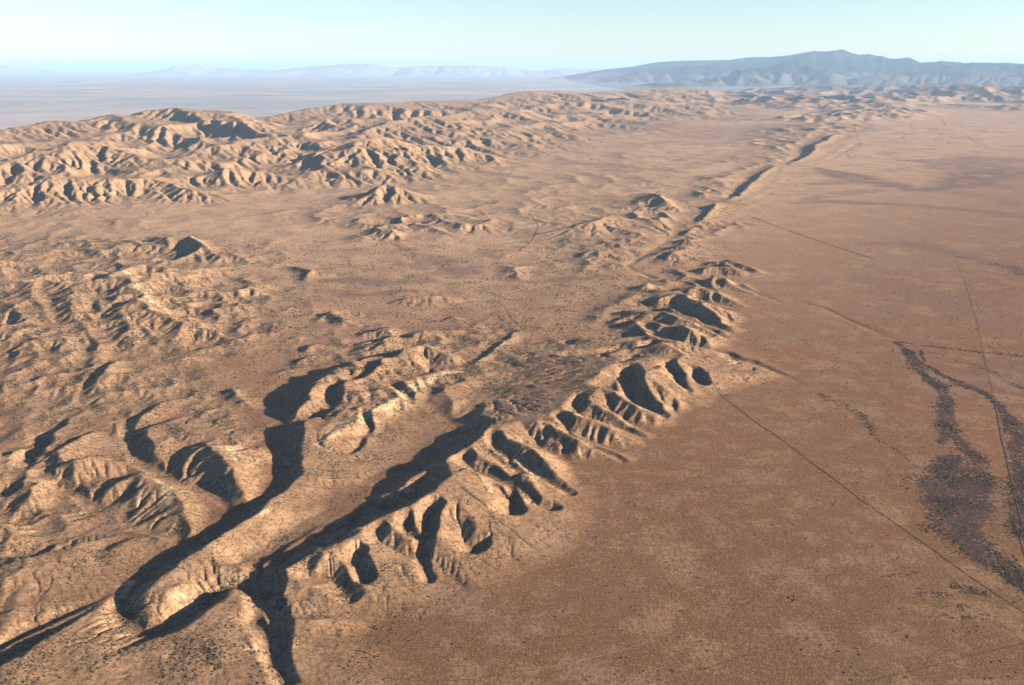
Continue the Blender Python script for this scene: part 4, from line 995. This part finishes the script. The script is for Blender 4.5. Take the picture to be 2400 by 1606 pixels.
# ---------------------------------------------------------------- tracks and washes draped over the land
TONES = {'dark': plain_mat('trampled dark soil', (0.062, 0.041, 0.031), (0.096, 0.062, 0.045)),
         'pale': plain_mat('pale dust', (0.223, 0.155, 0.105), (0.186, 0.124, 0.084)),
         'orange': plain_mat('red dust', (0.248, 0.136, 0.074), (0.149, 0.090, 0.056))}
def ribbon(name, pts, width, tone):
    P = np.array(pts, float)
    # smooth the digitised points
    d = np.r_[0, np.cumsum(np.hypot(*np.diff(P, axis=0).T))]
    step = max(3.0, P[:, 1].min() * 0.003)
    n = max(8, int(d[-1] / step))
    q = np.linspace(0, d[-1], n)
    x = np.interp(q, d, P[:, 0]); y = np.interp(q, d, P[:, 1])
    k = max(1, int(n / len(P) / 3)); ker = np.ones(2 * k + 1) / (2 * k + 1)
    xp = np.r_[np.full(k, x[0]), x, np.full(k, x[-1])]; yp = np.r_[np.full(k, y[0]), y, np.full(k, y[-1])]
    x = np.convolve(xp, ker, 'valid'); y = np.convolve(yp, ker, 'valid')
    x = x + width * .5 * noise(x / 70, y / 70, 7); y = y + width * .5 * noise(x / 70, y / 70, 9)
    tx = np.gradient(x); ty = np.gradient(y); L = np.hypot(tx, ty) + 1e-9
    nxx, nyy = -ty / L, tx / L
    hw = width * .5 * (0.8 + .5 * noise(x / 40, y / 40, 17) + .4 * noise(x / 11, y / 11, 19))
    cols = []
    for c in (-1, -.5, 0, .5, 1):
        cx = x + nxx * hw * c; cy = y + nyy * hw * c
        cols.append(np.stack([cx, cy, height_at(cx, cy) + (0.10 + cy * 0.00022)], 1))
    V = np.stack(cols, 1).reshape(-1, 3)
    F_ = [(a * 5 + b, a * 5 + b + 1, a * 5 + b + 6, a * 5 + b + 5) for a in range(n - 1) for b in range(4)]
    me = bpy.data.meshes.new(name); me.from_pydata(V.tolist(), [], F_)
    me.polygons.foreach_set('use_smooth', np.ones(len(F_), bool))
    me.materials.append(TONES[tone])
    o = bpy.data.objects.new(name, me); C.objects.link(o)
    return tagk(o, 'structure')
for name, pts, width, tone in LINES:
    ribbon(name, pts, width, tone)

# ---------------------------------------------------------------- shrubs
M_SHRUB = plain_mat('saltbush leaves', (.030, .032, .020), (.060, .052, .034), 1 / 1.5)
def local(A, x, y):
    s = np.log(np.maximum(y, 606.0)); j = np.clip(np.searchsorted(s_f, s), 0, len(s_f) - 1)
    i = np.clip(((x / y - t_f[0]) / dtf + .5).astype(int), 0, len(t_f) - 1)
    return A[j, i]
rs = np.random.RandomState(11)
def scatter(n, ya, yb, tmax=.78):
    y = ya * (yb / ya) ** rs.rand(n)
    return y * rs.uniform(-tmax, tmax, n), y
cx, cy = scatter(900000, 760.0, 3600.0)
fx_ = -235 + (cy - 1250) * 0.447
p_ = 0.10 + 0.30 * local(RF, cx, cy) + 0.75 * local(VEG, cx, cy) + .12 * (cx < fx_) + .25 * local(WASH, cx, cy)
clump = fbm(cx, cy, 70, 3, 71)
p_ = p_ * np.clip(.45 + 2.6 * clump, .03, 2.0) * np.where((cx > fx_ + 260) & (local(VEG, cx, cy) < .1), .22, 1.0)
keep = rs.rand(len(cx)) < p_ * np.clip(cy / 3000, .28, 1) * .95
cx = cx[keep]; cy = cy[keep]
rad = (0.55 + 0.9 * rs.rand(len(cx)) ** 2) * np.clip(cy / 1400, 1, 1.6)
order = np.argsort(cy)
cx, cy, rad = cx[order], cy[order], rad[order]
print('shrubs', len(cx))
def shrub_shapes(k):
    a = np.arange(6) * np.pi / 3
    lo = np.stack([np.cos(a), np.sin(a), np.full(6, -.15)], 1)
    hi = np.stack([np.cos(a + .5) * .85, np.sin(a + .5) * .85, np.full(6, .55)], 1)
    top = np.array([[.1, .05, 1.05]])
    v = np.concatenate([lo, hi, top])
    f = []
    for q in range(6):
        f += [(q, (q + 1) % 6, 6 + q), ((q + 1) % 6, 6 + (q + 1) % 6, 6 + q), (6 + q, 6 + (q + 1) % 6, 12)]
    return v, np.array(f, np.int32)
sv, sf = shrub_shapes(0)
def mass(name, x, y, r, mat):
    n = len(x)
    z = height_at(x, y)
    sc = r[:, None, None] * (1 + .35 * rs.uniform(-1, 1, (n, len(sv), 1)))
    an = rs.uniform(0, 6.28, n)
    ca, sa = np.cos(an)[:, None], np.sin(an)[:, None]
    V = np.empty((n, len(sv), 3), np.float32)
    V[..., 0] = sv[None, :, 0] * ca - sv[None, :, 1] * sa
    V[..., 1] = sv[None, :, 0] * sa + sv[None, :, 1] * ca
    V[..., 2] = sv[None, :, 2] * .85
    V = V * sc
    V[..., 0] += x[:, None]; V[..., 1] += y[:, None]; V[..., 2] += z[:, None]
    F_ = (sf[None] + (np.arange(n) * len(sv))[:, None, None]).reshape(-1, 3).astype(np.int32)
    me = bpy.data.meshes.new(name)
    me.vertices.add(n * len(sv)); me.vertices.foreach_set('co', V.astype(np.float32).ravel())
    me.loops.add(F_.size); me.loops.foreach_set('vertex_index', F_.ravel())
    me.polygons.add(len(F_))
    me.polygons.foreach_set('loop_start', np.arange(0, F_.size, 3, dtype=np.int32))
    me.polygons.foreach_set('loop_total', np.full(len(F_), 3, np.int32))
    me.update(calc_edges=True)
    me.materials.append(mat)
    o = bpy.data.objects.new(name, me); C.objects.link(o)
    return o
# the largest ones in the picture stand as separate shrubs, the rest as one ground cover
vis = (np.abs(cx / cy) < .66) & (cy > 850) & (rad > 1.05)
near_i = np.nonzero(vis)[0][:280]
rest = np.ones(len(cx), bool); rest[near_i] = False
tagk(mass('shrubs', cx[rest], cy[rest], rad[rest], M_SHRUB), 'stuff', 'small dark shrubs dotted over the slopes and plain')
protos = []
for k in range(4):
    me = bpy.data.meshes.new('shrub')
    an = np.arange(9) * 2 * np.pi / 9
    rings = [(0.85, -.2), (1.0, .25), (.8, .65), (.4, .95)]
    vv = []
    for rr_, zz_ in rings:
        for a_ in an:
            w_ = 1 + .28 * rs.uniform(-1, 1)
            vv.append((math.cos(a_) * rr_ * w_, math.sin(a_) * rr_ * w_, zz_ * (1 + .15 * rs.uniform(-1, 1))))
    vv.append((.05, 0, 1.1))
    ff = [(r_ * 9 + q, r_ * 9 + (q + 1) % 9, r_ * 9 + 9 + (q + 1) % 9, r_ * 9 + 9 + q) for r_ in range(3) for q in range(9)]
    ff += [(27 + q, 27 + (q + 1) % 9, 36) for q in range(9)]
    me.from_pydata(vv, [], ff); me.materials.append(M_SHRUB); protos.append(me)
zs_ = height_at(cx[near_i], cy[near_i])
for n_, i_ in enumerate(near_i):
    o = bpy.data.objects.new('shrub', protos[n_ % 4]); C.objects.link(o)
    o.location = (cx[i_], cy[i_], zs_[n_]); r_ = float(rad[i_]); o.scale = (r_, r_, r_ * .8)
    o.rotation_euler = (0, 0, float(rs.uniform(0, 6.28)))
    tagk(o, None, 'small dark round shrub on the dry ground along the bottom edge of the photo', 'shrub', 'shrubs on the nearest ground')

# ---------------------------------------------------------------- haze
hz = 1680.0
me = bpy.data.meshes.new('haze')
a = 300000.0
vv = [(x, y, z) for z in (-140.0, hz) for y in (-60000.0, a) for x in (-a, a)]
me.from_pydata(vv, [], [(0, 2, 3, 1), (4, 5, 7, 6), (0, 1, 5, 4), (2, 6, 7, 3), (0, 4, 6, 2), (1, 3, 7, 5)])
hm_ = bpy.data.materials.new('air'); hm_.use_nodes = True
nt = hm_.node_tree; nt.nodes.clear()
pv = nd(nt, 'ShaderNodeVolumePrincipled')
pv.inputs['Color'].default_value = (.42, .64, .95, 1)
pv.inputs['Density'].default_value = 1.35e-5
pv.inputs['Anisotropy'].default_value = 0.0
mo = nd(nt, 'ShaderNodeOutputMaterial'); nt.links.new(pv.outputs[0], mo.inputs['Volume'])
me.materials.append(hm_)
o = bpy.data.objects.new('haze', me); C.objects.link(o); o['kind'] = 'stuff'
o['label'] = 'pale blue haze over the far plain and mountains'
print('script', time.time() - T0)
